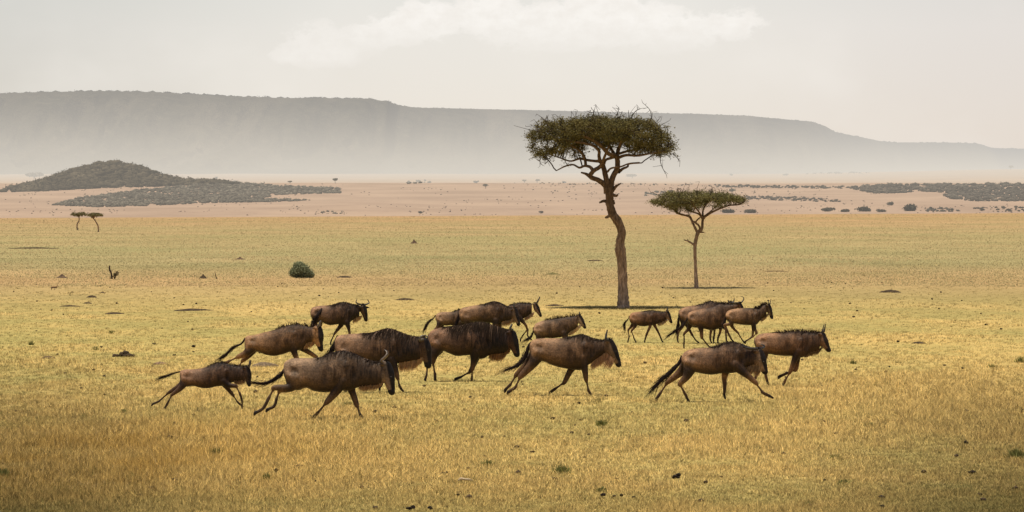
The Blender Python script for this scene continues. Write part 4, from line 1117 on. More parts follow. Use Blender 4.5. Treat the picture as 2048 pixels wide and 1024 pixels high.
def wildebeest(spec):
    name = spec.get('name', 'wildebeest'); seed = spec['seed']
    r_ = np.random.default_rng(seed)
    zx, zy, zs = spec['zoom']; yg = spec['yg']
    X_ = None
    s = (yg - HY) / CH; Y = F / s
    u = lambda x: zx + x / zs
    v = lambda y: zy + y / zs
    torso = spec['torso']; x0 = u(torso[0][0]); x1 = u(torso[-1][0]); xc = (x0 + x1) / 2
    Xw = (xc - 1024) / F * Y; Zw = float(terrain(Xw, Y))
    root = D2.objects.new(name, None); COL.objects.link(root); root.location = (Xw, Y, Zw)
    tag(root, spec['label'], "wildebeest", "wildebeest herd running across the plain")
    lx = lambda x: (u(x) - xc) / s
    lz = lambda y: (yg - v(y)) / s
    k = 1 / (zs * s)
    big = spec.get('size', 1.0)
    # --- torso + neck loft of vertical slices
    st = [(lx(a), lz(b), lz(c)) for a, b, c in torso]           # x, ztop, zbot
    nk = [(lx(a), lz(b), lz(c)) for a, b, c in spec['neck']]
    wt = spec.get('wid', 1.0)
    nt = len(st)
    S = []
    ref = np.median([a[1] - a[2] for a in st[2:]])
    for i, (x, zt, zb) in enumerate(st):
        f = i / (nt - 1)
        hw = ref * 0.5 * np.interp(f, [0, .12, .3, .55, .8, 1], [.34, .58, .68, .72, .62, .5]) * wt
        hw = min(hw, (zt - zb) * .62 + .02)
        S.append((x, zt, zb, hw))
    for i, (x, zt, zb) in enumerate(nk):
        f = (i + 1) / len(nk)
        hw = np.interp(f, [0, 1], [ref * .24, (zt - zb) * .27]); S.append((x, zt, zb, max(hw, .06 * big)))
    S = np.array(S)
    # round the rear end
    xr, ztr, zbr, hwr = S[0]
    n = 40
    SS = spline(S, n)
    SS[:, 0] = np.maximum.accumulate(SS[:, 0] + np.arange(n) * 1e-4)
    hgt0 = SS[0, 1] - SS[0, 2]
    pre = []
    for c, q in ((.16, .45), (.09, .78), (.03, .94)):
        mz = (SS[0, 1] + SS[0, 2]) / 2; pre.append([SS[0, 0] - c * hgt0 * .45, mz + hgt0 * q / 2, mz - hgt0 * q / 2, SS[0, 3] * q])
    SS = np.vstack([pre, SS])
    bm = bmesh.new(); seg = 24; ang = np.linspace(0, 2 * np.pi, seg, endpoint=False)
    rings = []
    for (x, zt, zb, hw) in SS:
        cz = (zt + zb) / 2; hz = (zt - zb) / 2
        ca = np.cos(ang); sa = np.sin(ang)
        # egg section: narrow along the spine, fullest below the middle
        yy = hw * np.sign(sa) * np.abs(sa) ** .9 * (1 - .20 * ca)
        rings.append(np.stack([np.full(seg, x), yy, cz + hz * ca], 1))
    add_loft(bm, rings)
    # --- head
    hd = [(lx(a), 0.0, lz(b), r * k * 1.12) for a, b, r in spec['head']]
    yaw = spec.get('yaw', 0.0)
    hd = spline(hd, 9)
    add_chain(bm, hd, 14, .62)
    hp = np.array(hd)
    # muzzle: broad square nose
    ax = hp[-1, :3] - hp[-3, :3]; ax /= np.linalg.norm(ax)
    fw = np.array([-ax[2], 0, ax[0]]); fw = fw if fw[0] > 0 else -fw
    mr = hp[-1, 3]
    # nostril pad slightly bulging
    add_chain(bm, [[*(hp[-1, :3] - ax * mr * .3 + fw * mr * .15), mr * .9], [*(hp[-1, :3] + ax * mr * .25 + fw * mr * .15), mr * .86]], 12, .85)
    # ears
    er = hp[0, 3]; pe = hp[0, :3]
    for sgn in (-1, 1):
        if spec.get('ears') == 'side':
            a = pe + np.array([.02, sgn * .05, .0]); b = a + np.array([sgn * -.20 * (-1), -.05, -.01]) * big
            add_chain(bm, [[*a, .02 * big], [*((a + b) / 2), .036 * big], [*b, .010 * big]], 8, .5)
        else:
            a = pe + np.array([-.02, sgn * er * .55, er * .35]); b = a + np.array([-.13, sgn * .10, .0]) * big
            add_chain(bm, [[*a, .018 * big], [*((a + b) / 2 + np.array([0, 0, .01])), .030 * big], [*b, .008 * big]], 8, .6)
    # --- legs
    chains = []
    for li, (side, kind, pts) in enumerate(spec['legs']):
        ps = []
        m_ = len(pts)
        for i, p in enumerate(pts):
            f = i / (m_ - 1)
            yo = side * (np.interp(f, [0, .35, 1], [.10, .145, .13]) if kind == 'h' else np.interp(f, [0, .35, 1], [.10, .13, .11])) * big
            rr = p[2] * k
            rr = max(rr, .021 * big) if i < m_ - 1 else max(rr, .026 * big)
            if i == 2: rr = max(rr * 1.12, .036 * big)
            if i == m_ - 2 and i > 2: rr = max(rr * 1.1, .027 * big)
            if i == 0: rr = min(rr, .19 * big)
            ps.append([lx(p[0]), -yo if side > 0 else -yo, lz(p[1]), rr])
        if m_ >= 5:      # thin cannon bone between hock/knee and fetlock
            a_, b_ = np.array(ps[2]), np.array(ps[3])
            for f_ in (.75, .3):
                mp_ = a_ * (1 - f_) + b_ * f_; mp_[3] = (.026 if kind == 'h' else .025) * big; ps.insert(3, list(mp_))
            m_ += 2
        q = spline(ps, m_ * 4)
        q[:, 3] = np.maximum(q[:, 3], .018 * big)
        # joint: small knob at the knee/hock
        add_chain(bm, q, 10, .85)
        r0 = q[0]; ztp = np.interp(r0[0], SS[:, 0], SS[:, 1]); hwp = np.interp(r0[0], SS[:, 0], SS[:, 3])
        if kind == 'f':
            add_chain(bm, spline([[r0[0] + .05 * big, -side * hwp * .42, ztp - .17 * big, .05 * big], [r0[0] + .06 * big, -side * (hwp * .70), (ztp + r0[2]) / 2, .085 * big], [r0[0], -side * .11 * big, r0[2] - .02, .085 * big]], 7), 12, .7)
        else:
            add_chain(bm, spline([[r0[0] + .10 * big, -side * hwp * .30, ztp - .13 * big, .05 * big], [r0[0] + .02, -side * (hwp * .50), (ztp + r0[2]) / 2, .13 * big], [r0[0], -side * .11 * big, r0[2], .13 * big]], 7), 12, .75)
        chains.append(q)
        # hoof toe
        e = q[-1, :3]; dirx = q[-1, :3] - q[-3, :3]; dirx /= np.linalg.norm(dirx) + 1e-9
        add_chain(bm, [[*(e - dirx * .01), .027 * big], [*(e + dirx * .040 * big + np.array([.026, 0, -.016]) * big), .029 * big]], 8, .9)
    bmesh.ops.recalc_face_normals(bm, faces=bm.faces)
    me = D2.meshes.new("tmp"); bm.to_mesh(me); bm.free()
    ob = D2.objects.new("tmp", me); COL.objects.link(ob)
    md = ob.modifiers.new("r", 'REMESH'); md.mode = 'VOXEL'; md.voxel_size = 0.0145 * max(big, .8)
    sm = ob.modifiers.new("s", 'SMOOTH'); sm.factor = 0.5; sm.iterations = 5
    dg = bpy.context.evaluated_depsgraph_get()
    body = D2.meshes.new_from_object(ob.evaluated_get(dg))
    D2.objects.remove(ob); D2.meshes.remove(me)
    body.name = "body"
    nv = len(body.vertices); co = np.empty(nv * 3, np.float32); body.vertices.foreach_get("co", co); co = co.reshape(-1, 3).astype(float)
    # --- classify
    def chdist(q):
        d = np.full(nv, 9.0); tt = np.zeros(nv)
        for i in range(len(q) - 1):
            a = q[i, :3]; b = q[i + 1, :3]; ab = b - a; L = (ab ** 2).sum() + 1e-12
            t = np.clip(((co - a) @ ab) / L, 0, 1)
            rr = q[i, 3] * (1 - t) + q[i + 1, 3] * t
            dd = np.linalg.norm(co - (a + t[:, None] * ab), axis=1) / rr
            m = dd < d; d[m] = dd[m]; tt[m] = (i + t[m]) / (len(q) - 1)
        return d, tt
    xs = SS[:, 0]
    zt = np.interp(co[:, 0], xs, SS[:, 1]); zb = np.interp(co[:, 0], xs, SS[:, 2])
    vv = (co[:, 2] - zb) / (zt - zb + 1e-6)
    xt = np.interp(co[:, 0], xs, np.linspace(0, 1, len(xs)))       # 0 rump .. 1 head
    fn = (len(st) - 1) / (len(st) + len(nk) - 1)                     # where the neck starts
    xa = xt / fn                                                     # 1 at neck start
    # muscle relief: flank hollow, shoulder blade edge, hip bone, faint ribs, neck folds
    hwv = np.interp(co[:, 0], xs, SS[:, 3]); side_w = np.clip(np.abs(co[:, 1]) / (hwv + 1e-6), 0, 1)
    G = lambda a, b, sa, sb: np.exp(-((xa - a) / sa) ** 2 - ((vv - b) / sb) ** 2)
    jit = 1 + .25 * math.sin(seed * 3.7)
    hol = 1.0 * G(.30, .62, .055, .17) * jit + .9 * G(.655, .40, .035, .26) + 1.0 * G(1.03, .42, .045, .22) + .6 * G(.24, .22, .05, .14) + .7 * G(.82, .86, .05, .10)
    blg = .8 * G(.13, .80, .05, .09) + .7 * G(.74, .62, .045, .25) + .5 * G(.47, .35, .12, .22) + .5 * G(.18, .45, .06, .18)
    rib = np.sin(co[:, 0] * 2 * np.pi / (.062 * big) + 1.5 * vv) * sstep(.34, .42, xa) * sstep(.66, .58, xa) * sstep(.12, .3, vv) * sstep(.75, .55, vv)
    fold = np.sin(co[:, 0] * 2 * np.pi / (.09 * big) + 2.5 * vv + seed) * sstep(1.0, 1.1, xa) * sstep(1.6, 1.4, xa)
    inb = (vv > -.02) & (vv < 1.02)
    dy_ = (-.034 * hol + .020 * blg + .0035 * rib + .006 * fold) * big * inb * side_w
    co[:, 1] += np.sign(co[:, 1]) * dy_
    body.vertices.foreach_set("co", co.astype(np.float32).ravel()); body.update()
    tint = np.array(spec.get('tint', (1, 1, 1)))
    dk = spec.get('dark', 0.5)
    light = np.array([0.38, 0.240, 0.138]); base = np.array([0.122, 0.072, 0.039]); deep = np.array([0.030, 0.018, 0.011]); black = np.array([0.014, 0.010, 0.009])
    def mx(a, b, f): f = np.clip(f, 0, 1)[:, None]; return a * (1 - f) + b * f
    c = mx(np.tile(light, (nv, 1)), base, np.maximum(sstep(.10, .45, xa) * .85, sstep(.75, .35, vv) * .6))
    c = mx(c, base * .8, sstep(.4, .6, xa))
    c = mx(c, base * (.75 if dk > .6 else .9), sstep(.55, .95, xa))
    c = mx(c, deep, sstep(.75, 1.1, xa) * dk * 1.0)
    c = mx(c, deep * .55, sstep(.42, .04, vv) * .92)                   # dark belly, deepened in colour to imitate underside shade
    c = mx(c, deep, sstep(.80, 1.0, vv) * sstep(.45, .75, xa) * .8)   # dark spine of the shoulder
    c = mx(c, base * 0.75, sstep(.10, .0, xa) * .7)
    c = mx(c, deep, np.clip(hol * .55 - .05, 0, .6)); c = mx(c, light, np.clip(blg * .35, 0, .4) * (xa < .9))  # relief shading painted in: dark folds in hollows, lighter bulges
    c = mx(c, light, sstep(.70, .93, vv) * (1 - sstep(.45, .62, xa)) * .45)  # top light painted into the coat: rump and back paler
    streak = sstep(.50, .80, xa) * (.45 + .55 * dk) * sstep(.1, .35, vv)
    leg = np.zeros(nv, bool)
    for (side, kind, pts), q in zip(spec['legs'], chains):
        d, tt = chdist(q)
        m = (d < 1.25) & (tt > .12) & (co[:, 2] < zb + (zt - zb) * .30)
        g = mx(np.tile(base * .95, (nv, 1)), np.tile(deep * 1.9, (nv, 1)), sstep(.3, .85, tt))
        g = mx(g, np.tile(black * 1.6, (nv, 1)), sstep(.93, .97, tt))
        if spec.get('palelegs'): g = g * np.array([1.5, 1.5, 1.4]) ** (1 - sstep(.9, .95, tt))[:, None]
        w = sstep(.12, .3, tt) * m
        c = mx(c, g, w); streak = streak * (1 - w)
    d, tt = chdist(np.array(hp))
    m = (d < 1.35) & (co[:, 0] > hp[0, 0] - hp[0, 3] * 1.1)
    # front of the face: black blaze along the leading edge and muzzle
    qx = np.interp(tt, np.linspace(0, 1, len(hp)), hp[:, 0]); qr = np.interp(tt, np.linspace(0, 1, len(hp)), hp[:, 3])
    axv = hp[-1, :3] - hp[0, :3]; axv /= np.linalg.norm(axv); fr = np.array([-axv[2], 0, axv[0]]); fr = fr if fr[0] > 0 else -fr
    qp = np.stack([np.interp(tt, np.linspace(0, 1, len(hp)), hp[:, j]) for j in range(3)], 1)
    ff = ((co - qp) @ fr) / qr
    cheek = np.array(spec.get('cheek', (0.20, 0.135, 0.085)))
    hc = mx(np.tile(cheek * .85, (nv, 1)), np.tile(deep, (nv, 1)), sstep(.45, .0, tt) * .35)
    blz = np.maximum(sstep(-.02, .22, ff), sstep(.74, .84, tt))
    hc = mx(hc, np.tile(black, (nv, 1)), blz)
    w = m * sstep(-.05, .05, (co[:, 0] - (hp[0, 0] - hp[0, 3] * .8)))
    c = mx(c, hc, w); streak = streak * (1 - w)
    # eye socket
    ez = spec.get('eye_t', .34); ip = ez * (len(hp) - 1); i0 = int(ip); hpE = hp[i0] * (1 - (ip - i0)) + hp[i0 + 1] * (ip - i0)
    for sgn in (-1, 1):
        ec = hpE[:3] + fr * hpE[3] * .42 + np.array([0, sgn * hpE[3] * .50, 0])
        de = np.linalg.norm(co - ec, axis=1); c = mx(c, black * 2, (de < .035 * big) * .8)
    c = c * tint * 0.88
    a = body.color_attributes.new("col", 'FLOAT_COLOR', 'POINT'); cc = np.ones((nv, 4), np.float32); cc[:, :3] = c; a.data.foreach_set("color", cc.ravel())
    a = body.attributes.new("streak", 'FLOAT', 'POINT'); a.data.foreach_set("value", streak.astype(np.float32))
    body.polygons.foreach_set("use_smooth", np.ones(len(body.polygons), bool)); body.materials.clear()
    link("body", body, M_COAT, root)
    # --- eyes
    for sgn in (-1, 1):
        ec = hpE[:3] + fr * hpE[3] * .42 + np.array([0, sgn * hpE[3] * .55, 0])
        V, T = ICO1; link("eye", np_mesh("eye", V * .017 * big, T, None, True), M_EYE, root, tuple(ec))
    # --- strands helper
    hairV = []; hairC = []
    def strand(p0, dirs, w0, col, out):
        """p0 start; dirs list of offsets; ribbon as triangles"""
        pts = [np.array(p0)]
        for dv in dirs: pts.append(pts[-1] + dv)
        e = np.array([.8, r_.normal() * .6, r_.normal() * .2]); e = e / np.linalg.norm(e) * w0
        m_ = len(pts) - 1
        for i in range(m_):
            wa = (1 - i / m_); wb = (1 - (i + 1) / m_)
            a0, a1 = pts[i] - e * wa, pts[i] + e * wa; b0, b1 = pts[i + 1] - e * wb, pts[i + 1] + e * wb
            out.append((a0, a1, b1)); 
            if wb > 0: out.append((a0, b1, b0))
            hairC.append(col); 
            if wb > 0: hairC.append(col)
    def flush(nm, mat):
        nonlocal hairV, hairC
        if not hairV: return
        V = np.array(hairV).reshape(-1, 3); C = np.repeat(np.array(hairC), 3, axis=0)
        link(nm, np_mesh(nm, V, np.arange(len(V)).reshape(-1, 3), C), mat, root); hairV = []; hairC = []
    # --- mane along the crest from the hump to the poll
    me_ = spec.get('mane', {}); a0 = me_.get('from', .55); mh = me_.get('h', .06) * big; erect = me_.get('erect', .3); nm = int(me_.get('n', 340) * (1.0 if dk > .75 else .65)); drop = me_.get('drop', .5)
    xA = np.interp(a0 * fn, np.linspace(0, 1, len(xs)), xs); xB = min(xs[-1], hp[0, 0])
    for i in range(nm):
        f = r_.random(); x = xA + (xB - xA) * f
        z = np.interp(x, xs, SS[:, 1]); hw = np.interp(x, xs, SS[:, 3]); zbb = np.interp(x, xs, SS[:, 2]); hz = (z - zbb) / 2; cz = (z + zbb) / 2
        colr = np.array([.020, .013, .009]) * r_.uniform(.7, 1.8) * (1 if r_.random() > me_.get('pale', .06) else 7)
        env = np.interp(f, [0, .15, .5, 1], [.35, .9, 1.0, 1.0])
        if r_.random() < erect:
            L = mh * env * r_.uniform(.6, 1.5); tilt = r_.normal() * .5 - .55 * me_.get('back', 1)
            strand([x, r_.normal() * .015, z - .012], [np.array([tilt * L * .4, r_.normal() * .012, L * .55]), np.array([tilt * L * .7, r_.normal() * .015, L * .45])], .011 * big, colr, hairV)
        else:
            sg = -1 if r_.random() < .6 else 1; th = r_.uniform(0, .3); P_ = []
            L = drop * r_.uniform(.3, 1.1) * env; dx = -r_.uniform(-.02, .20)
            steps = 5
            for j in range(steps + 1):
                tt_ = th + L * 1.9 * j / steps
                tt_ = min(tt_, 2.2) + .03 * r_.normal()
                P_.append(np.array([x + dx * j / steps, sg * (hw * (math.sin(tt_) ** .9 if tt_ < 3.1 else 0) * (1 - .2 * math.cos(tt_)) * 1.0 + .010), cz + hz * math.cos(tt_) + .008]))
            strand(P_[0], [P_[j + 1] - P_[j] for j in range(steps)], .008 * big, colr, hairV)
    # forelock between the horns
    for i in range(26):
        p = hp[0, :3] + np.array([r_.normal() * .02, r_.normal() * .03, er * .75])
        strand(p, [np.array([r_.normal() * .02, r_.normal() * .02, .03 * big]), np.array([r_.normal() * .03, r_.normal() * .02, .02 * big])], .010 * big, black * r_.uniform(.8, 1.6), hairV)
    flush("mane", M_HAIR)
    # --- beard along the throat
    bd = spec.get('beard')
    if bd:
        bx0, bx1, bl = lx(bd[0]), lx(bd[1]), bd[2] * k
        bc = np.array(bd[3]) if len(bd) > 3 else np.array([.42, .27, .15])
        for i in range(int(900 * min(1.5, (bx1 - bx0) / .35))):
            x = r_.uniform(bx0, bx1); f = (x - bx0) / (bx1 - bx0)
            jx = hp[5, 0] - hp[5, 3] * .75; jz = hp[5, 2]
            x = min(x, jx + r_.uniform(-.03, .02))
            z = np.interp(x, xs, SS[:, 2]) if x < xs[-1] else np.interp(x, [xs[-1], max(jx, xs[-1] + .01)], [SS[-1, 2], jz])
            L = bl * 1.3 * r_.uniform(.35, 1.15) * np.interp(f, [0, .2, .7, 1], [.35, .9, 1, .6])
            y = r_.normal() * .025
            strand([x, y, z + .03], [np.array([-.10 * L, r_.normal() * .01, -.45 * L - .02]), np.array([-.30 * L, r_.normal() * .015, -.55 * L])], .006 * big, bc * r_.uniform(.6, 1.6), hairV)
        flush("beard", M_BEARD)
    # --- tail
    if spec.get('tail'):
        ty = spec.get('tail_y', 0.0)
        tp = [[lx(a), ty * min(1, i * .5), lz(b), max(r * k, .012 * big)] for i, (a, b, r) in enumerate(spec['tail'])]
        q = spline(tp, 16)
        core = q.copy(); core[:, 3] = core[:, 3] * np.linspace(.8, .45, 16)
        V, Q = tube_mesh([core], 8, .1, seed)
        tl = link("tail", np_mesh("tail", V, Q, np.tile(black * 1.4, (len(V), 1)), True, 4), M_HAIR, root)
        for i in range(260):
            f = r_.uniform(.25, .98) ** .8; j = min(int(f * 15), 14); p = q[j, :3] * (1 - (f * 15 - j)) + q[j + 1, :3] * (f * 15 - j)
            dv = q[min(j + 2, 15), :3] - q[j, :3]; dv /= np.linalg.norm(dv) + 1e-9
            rr = q[j, 3]; L = r_.uniform(.08, .22) * big * (.5 + f)
            p = p + r_.normal(size=3) * rr * .45; dd = dv + r_.normal(size=3) * .16
            strand(p, [dd * L * .5, (dd + np.array([0, 0, -.12]) + r_.normal(size=3) * .1) * L * .5], .007 * big, black * r_.uniform(.7, 2.0), hairV)
        V = np.array(hairV).reshape(-1, 3); C = np.repeat(np.array(hairC), 3, axis=0); hairV.clear(); hairC.clear()
        link("tail_tuft", np_mesh("tail_tuft", V, np.arange(len(V)).reshape(-1, 3), C), M_HAIR, tl)
    # --- horns
    for hi, hn in enumerate(spec.get('horns', [])):
        hn2 = [[lx(a), hy, lz(b), max(r * k, .005)] for (a, b, r, hy) in hn]
        q = spline(hn2, 14)
        V, Q = tube_mesh([q], 10, .06, seed)
        hcol = np.array(spec.get('horncol', (.035, .028, .024)))
        cc = hcol[None, :] * np.linspace(1.1, .6, 14).repeat(10)[:, None]
        link("horn", np_mesh("horn", V, Q, cc, True, 4), M_HORN, root)
    return root

def cow_horns(pts, off=.045, spread=.05):
    """mirror one traced side profile to both sides of the head"""
    out = []
    for sg in (-1, 1):
        n = len(pts); out.append([(a + (6 if sg > 0 else 0), b + (3 if sg > 0 else 0), r, sg * (off + spread * math.sin(math.pi * min(1, i / (n - 1) * 1.1)))) for i, (a, b, r) in enumerate(pts)])
    return out
NR = 1; FR = -1
HERD = []
HERD.append(dict(seed=1, zoom=ZA, yg=824, size=.72, dark=.55, tint=(.82, .72, .70), label="small dark calf galloping at the far left, behind the front wildebeest's tail",
    torso=[(278, 603, 672), (312, 592, 726), (380, 590, 722), (440, 582, 738), (500, 565, 740), (555, 543, 728), (610, 535, 722), (650, 545, 716)],
    neck=[(690, 556, 692), (740, 566, 688), (785, 570, 685)], head=[(798, 590, 27), (805, 635, 32), (814, 680, 20), (818, 712, 14)],
    legs=[(FR, 'h', [(310, 665, 40), (280, 715, 26), (185, 775, 12), (100, 848, 9), (52, 868, 9)]), (NR, 'h', [(320, 665, 42), (290, 728, 26), (215, 790, 12), (185, 845, 9), (157, 896, 9)]),
          (NR, 'f', [(620, 680, 34), (655, 712, 22), (718, 722, 15), (748, 780, 11), (766, 840, 8), (762, 880, 9)]), (FR, 'f', [(610, 690, 32), (640, 735, 20), (688, 795, 12), (725, 850, 8), (752, 874, 9)])],
    tail=[(308, 603, 6), (240, 618, 8), (180, 638, 12), (128, 656, 9)], horns=cow_horns([(812, 572, 7), (822, 545, 6), (826, 515, 3)], .03, .02), horncol=(.05, .04, .035),
    mane=dict(h=.07, erect=.6, drop=.25, **{'from': .6}), beard=(700, 800, 26, (.34, .22, .12)), cheek=(.10, .065, .04)))
HERD.append(dict(seed=2, zoom=ZB, yg=840, dark=.55, label="large pale rumped wildebeest galloping lowest in the photo, in front of all the others",
    torso=[(385, 415, 560), (408, 395, 625), (450, 376, 668), (520, 372, 690), (595, 372, 662), (660, 372, 692), (740, 362, 706), (820, 330, 706), (900, 306, 692), (960, 300, 690), (1020, 310, 690), (1065, 328, 672)],
    neck=[(1120, 352, 655), (1185, 380, 645), (1250, 400, 640), (1310, 408, 630), (1350, 408, 600)], head=[(1375, 455, 52), (1392, 530, 60), (1410, 612, 47), (1424, 672, 36), (1428, 700, 32)],
    legs=[(NR, 'h', [(490, 560, 95), (440, 655, 46), (290, 658, 26), (235, 760, 19), (178, 862, 15), (100, 905, 18)]), (FR, 'h', [(500, 570, 90), (450, 660, 46), (335, 690, 25), (300, 775, 17), (280, 845, 15), (210, 880, 17)]),
          (NR, 'f', [(950, 590, 75), (900, 680, 48), (800, 800, 26), (710, 905, 16), (668, 950, 17)]), (FR, 'f', [(1000, 610, 65), (1040, 700, 38), (1085, 830, 24), (1120, 930, 15), (1150, 966, 16)])],
    tail=[(410, 415, 16), (385, 480, 18), (320, 560, 26), (200, 618, 30), (65, 612, 12)], horns=cow_horns([(1350, 418, 14), (1330, 395, 12), (1375, 350, 10), (1385, 318, 8), (1362, 290, 4)], .05, .07), horncol=(.16, .12, .09),
    mane=dict(h=.025, erect=.22, drop=.55, n=420, **{'from': .55}), beard=(1110, 1350, 50, (.40, .27, .16)), cheek=(.23, .155, .10)))
HERD.append(dict(seed=3, zoom=ZA, yg=746, size=.92, dark=.30, tint=(1.12, .98, .82), label="tan brown wildebeest leaping with all legs stretched, behind the front calf",
    torso=[(790, 330, 430), (808, 319, 450), (850, 316, 440), (900, 304, 452), (960, 288, 474), (1020, 272, 480), (1080, 250, 468), (1140, 235, 448), (1200, 231, 440), (1240, 237, 418)],
    neck=[(1280, 246, 378), (1320, 254, 372), (1350, 258, 360)], head=[(1358, 278, 38), (1360, 330, 44), (1374, 388, 26), (1384, 425, 19)],
    legs=[(NR, 'h', [(850, 395, 55), (800, 455, 30), (735, 485, 17), (660, 522, 12), (600, 560, 12)]), (FR, 'h', [(860, 400, 50), (815, 470, 28), (765, 520, 15), (738, 560, 12), (700, 605, 12)]),
          (NR, 'f', [(1160, 380, 42), (1180, 460, 24), (1205, 520, 15), (1215, 600, 12), (1205, 660, 12)]), (FR, 'f', [(1215, 400, 38), (1270, 440, 22), (1345, 488, 14), (1410, 540, 11), (1455, 575, 11)])],
    tail=[(790, 340, 10), (755, 385, 10), (695, 412, 13), (640, 465, 15), (600, 492, 8)], horns=cow_horns([(1362, 255, 9), (1370, 232, 8), (1385, 200, 4)], .04, .03), horncol=(.12, .09, .065),
    mane=dict(h=.085, erect=.6, drop=.25, back=.5, **{'from': .62}), beard=(1255, 1345, 44, (.50, .33, .18)), cheek=(.36, .22, .12), palelegs=True))
HERD.append(dict(seed=4, zoom=ZE, yg=690, size=.95, dark=.75, tint=(.85, .74, .70), label="dark wildebeest in the back row at the left, head turned with both horns showing",
    torso=[(185, 330, 450), (215, 292, 510), (280, 273, 540), (350, 264, 535), (420, 260, 570), (500, 255, 598), (580, 245, 590), (650, 218, 580), (720, 205, 585), (790, 208, 600), (845, 220, 555)],
    neck=[(900, 236, 510), (960, 244, 475), (1010, 250, 458)], head=[(1078, 290, 50), (1085, 345, 56), (1105, 410, 44), (1118, 470, 35), (1122, 500, 31)], ears='side',
    legs=[(NR, 'h', [(280, 440, 80), (275, 540, 42), (235, 650, 22), (262, 780, 15), (255, 880, 15)]), (FR, 'h', [(320, 450, 70), (350, 560, 35), (330, 680, 18), (350, 800, 14), (345, 880, 14)]),
          (NR, 'f', [(800, 540, 60), (830, 640, 32), (850, 740, 20), (860, 840, 15), (858, 900, 15)]), (FR, 'f', [(730, 540, 55), (665, 640, 34), (585, 745, 20), (535, 850, 14), (515, 905, 16)])],
    tail=[(395, 285, 20), (370, 330, 34), (310, 420, 40), (255, 500, 34), (235, 545, 15)], tail_y=-.24,
    horns=[[(1055, 250, 14, -.02), (1000, 232, 13, -.08), (958, 200, 10, -.10), (975, 150, 4, -.08)], [(1095, 250, 14, .02), (1150, 235, 13, .0), (1178, 205, 10, .02), (1145, 155, 4, .03)]],
    mane=dict(h=.04, erect=.2, drop=.6, n=380, **{'from': .55}), beard=(905, 1060, 75, (.48, .33, .19)), cheek=(.085, .055, .035)))
HERD.append(dict(seed=5, zoom=ZB, yg=786, dark=.8, tint=(.92, .82, .76), label="dark maned wildebeest just behind the lowest one, its head touching the darkest bull's rump",
    torso=[(885, 175, 330), (910, 150, 400), (980, 138, 425), (1060, 132, 410), (1150, 128, 420), (1240, 122, 430), (1310, 102, 435), (1380, 82, 435), (1450, 92, 430), (1500, 112, 422)],
    neck=[(1560, 135, 410), (1620, 155, 400), (1680, 162, 390), (1720, 166, 370)], head=[(1742, 215, 48), (1758, 275, 56), (1768, 340, 46), (1780, 400, 38), (1782, 436, 32)],
    legs=[(NR, 'h', [(970, 330, 90), (930, 440, 45), (880, 520, 24), (905, 620, 16), (890, 690, 16)]), (FR, 'h', [(990, 340, 80), (1000, 460, 40), (960, 540, 22), (985, 640, 15), (975, 690, 15)]),
          (NR, 'f', [(1420, 380, 60), (1462, 465, 34), (1488, 560, 20), (1508, 640, 14), (1522, 668, 15)]), (FR, 'f', [(1390, 390, 55), (1395, 470, 30), (1370, 560, 18), (1330, 630, 14), (1310, 660, 14)])],
    tail=[(905, 150, 14), (882, 210, 22), (850, 290, 28), (800, 348, 16)], horns=cow_horns([(1735, 185, 14), (1705, 195, 12), (1715, 160, 10), (1755, 148, 6), (1775, 165, 3)], .06, .10), horncol=(.10, .08, .06),
    mane=dict(h=.03, erect=.25, drop=.75, n=620, pale=.12, **{'from': .52}), beard=(1500, 1745, 85, (.50, .33, .19)), cheek=(.12, .075, .045)))
HERD.append(dict(seed=6, zoom=ZC, yg=761, dark=1.0, tint=(.78, .66, .62), size=1.0, label="darkest heavy wildebeest bull with a black shaggy neck, in the middle of the herd",
    torso=[(128, 405, 500), (150, 372, 560), (200, 350, 575), (260, 338, 560), (300, 333, 575), (380, 324, 606), (460, 316, 602), (520, 300, 600), (580, 289, 632), (640, 292, 630), (690, 308, 600)],
    neck=[(740, 324, 592), (800, 344, 585), (850, 354, 570), (875, 360, 540)], head=[(898, 405, 42), (910, 470, 50), (930, 530, 38), (943, 572, 30), (945, 585, 28)],
    legs=[(NR, 'h', [(210, 500, 85), (178, 590, 44), (168, 660, 22), (185, 770, 14), (190, 828, 15)]), (FR, 'h', [(200, 540, 70), (150, 630, 32), (115, 700, 18), (105, 790, 12), (92, 828, 13)]),
          (NR, 'f', [(565, 560, 60), (548, 650, 32), (533, 730, 19), (530, 800, 12), (527, 835, 13)]), (FR, 'f', [(575, 580, 50), (548, 680, 28), (510, 755, 17), (425, 805, 12), (375, 822, 15)])],
    tail=[(135, 400, 12), (118, 450, 14), (125, 520, 16), (140, 580, 10)], horns=cow_horns([(900, 365, 12), (885, 350, 10), (892, 325, 7), (902, 305, 3)], .05, .06),
    mane=dict(h=.025, erect=.2, drop=.95, n=1000, pale=.05, **{'from': .42}), beard=(690, 890, 62, (.34, .19, .09)), cheek=(.11, .062, .038)))
